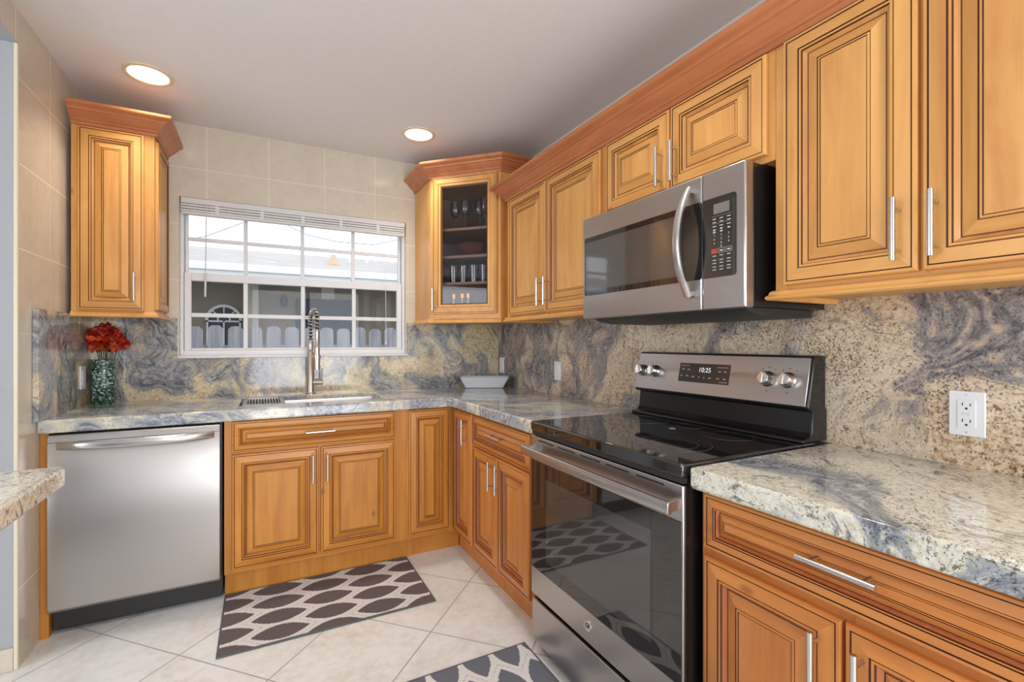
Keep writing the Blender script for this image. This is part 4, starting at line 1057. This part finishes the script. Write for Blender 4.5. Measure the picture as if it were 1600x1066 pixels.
for r0, r1, y0, y1 in ((ar-.03, ar+.02, 7.14, 7.2), (.09, .115, 7.14, 7.19)):
    for k in range(n):
        q0, q1 = PI*k/n, PI*(k+1)/n
        P = [(ax+r*math.cos(q), yy, az+r*math.sin(q)) for q in (q0, q1) for r in (r0, r1) for yy in (y0, y1)]
        mb.add(P, [(0, 2, 6, 4), (1, 5, 7, 3), (2, 3, 7, 6), (0, 4, 5, 1), (0, 1, 3, 2), (4, 6, 7, 5)])
for k in range(1, 4):
    q = PI*k/4; mb.tube([(ax+.1*math.cos(q), 7.16, az+.1*math.sin(q)), (ax+ar*math.cos(q), 7.16, az+ar*math.sin(q))], .012, 6)
mb.box(ax-ar, ax+ar, 7.14, 7.19, az-.03, az); mb.box(ax-ar, ax-ar+.03, 7.14, 7.19, .8, az); mb.box(ax+ar-.03, ax+ar, 7.14, 7.19, .8, az); mb.box(ax-.012, ax+.012, 7.14, 7.19, .8, az)
aw = mb.build('arched_window', FASC, c, smooth=False)
mb = MB(); poly = [(ax+ar*math.cos(PI*k/n), az+ar*math.sin(PI*k/n)) for k in range(n+1)]+[(ax-ar, .8), (ax+ar, .8)]
nn_ = len(poly); mb.add([(x, 7.17, z) for x, z in poly]+[(x, 7.199, z) for x, z in poly], [list(range(nn_)), [nn_+i for i in range(nn_)][::-1]]+[(i, (i+1) % nn_, nn_+(i+1) % nn_, nn_+i) for i in range(nn_)]); mb.build('pane', DGL, aw, smooth=False)
mb = MB(); mb.tube([(.22, 8.0, 2.98), (.22, 8.0, 3.32)], .05, 12); mb.build('roof_vent', FASC, c)
mb = MB(); mb.tube([(.62, 8.2, 3.0), (.62, 8.2, 3.34)], .04, 12); mb.build('roof_vent', FASC, c)
mb = MB(); mb.lathe([(.17, 0), (.15, .05), (.06, .16), (.05, .22), (.02, .24)], (-.27, 7.2, 2.86), 16); mb.build('roof_ornament', plain('terracotta', rgb(206, 176, 150), .8), c)
c = thing('wall_lantern', 'dark wall lantern mounted on the neighbouring house', 'lantern', (-1.226, 7.12, 1.94), 'B')
mb = MB(); mb.lathe([(.04, 0), (.065, .03), (.075, .17), (.02, .24), (.0005, .25)], (-1.226, 7.08, 1.95), 6); mb.build('lantern_cage', BLUED, c, smooth=False)
MB().box(-1.24, -1.212, 7.08, 7.199, 2.14, 2.17).build('bracket', BLUED, c)
c = thing('picket_fence', 'weathered grey dog-eared picket fence outside the window', 'fence', (-1.3, 2.5, -.4), 'B')
x = -3.6
while x < 1.3:
    w = .142; x0_, x1_ = x, x+w; h = 1.405+random.uniform(-.012, .014)
    mb = MB(); P = [(x0_, -.4), (x1_, -.4), (x1_, h-.035), (x1_-.035, h), (x0_+.035, h), (x0_, h-.035)]
    mb.add([(a, 2.5, z) for a, z in P]+[(a, 2.518, z) for a, z in P], [list(range(6)), [6+i for i in range(6)][::-1]]+[(i, (i+1) % 6, 6+(i+1) % 6, 6+i) for i in range(6)])
    mb.build('picket', WOODF, c, smooth=False); x += .1835
for z in (.2, 1.12): MB().box(-3.6, 1.35, 2.52, 2.556, z, z+.09).build('rail', WOODF, c, smooth=False)
cb = MB().tube([(-4.2, 5, 2.20), (-2.355, 5, 2.831), (-1.908, 5, 3.07), (-1.2, 5, 3.45)], .006, 6)
cb.tube([(-1.6, 5, 3.35), (-1.212, 5, 3.095), (-.971, 5, 2.991), (-.5, 5, 2.925), (.1, 5, 2.932), (.54, 5, 3.07), (1.6, 5, 3.6)], .006, 6)
tag(cb.build('overhead_cable', plain('cable_grey', rgb(120, 122, 126), .6)), 'thin sagging overhead cables in the sky outside the window', 'cable')
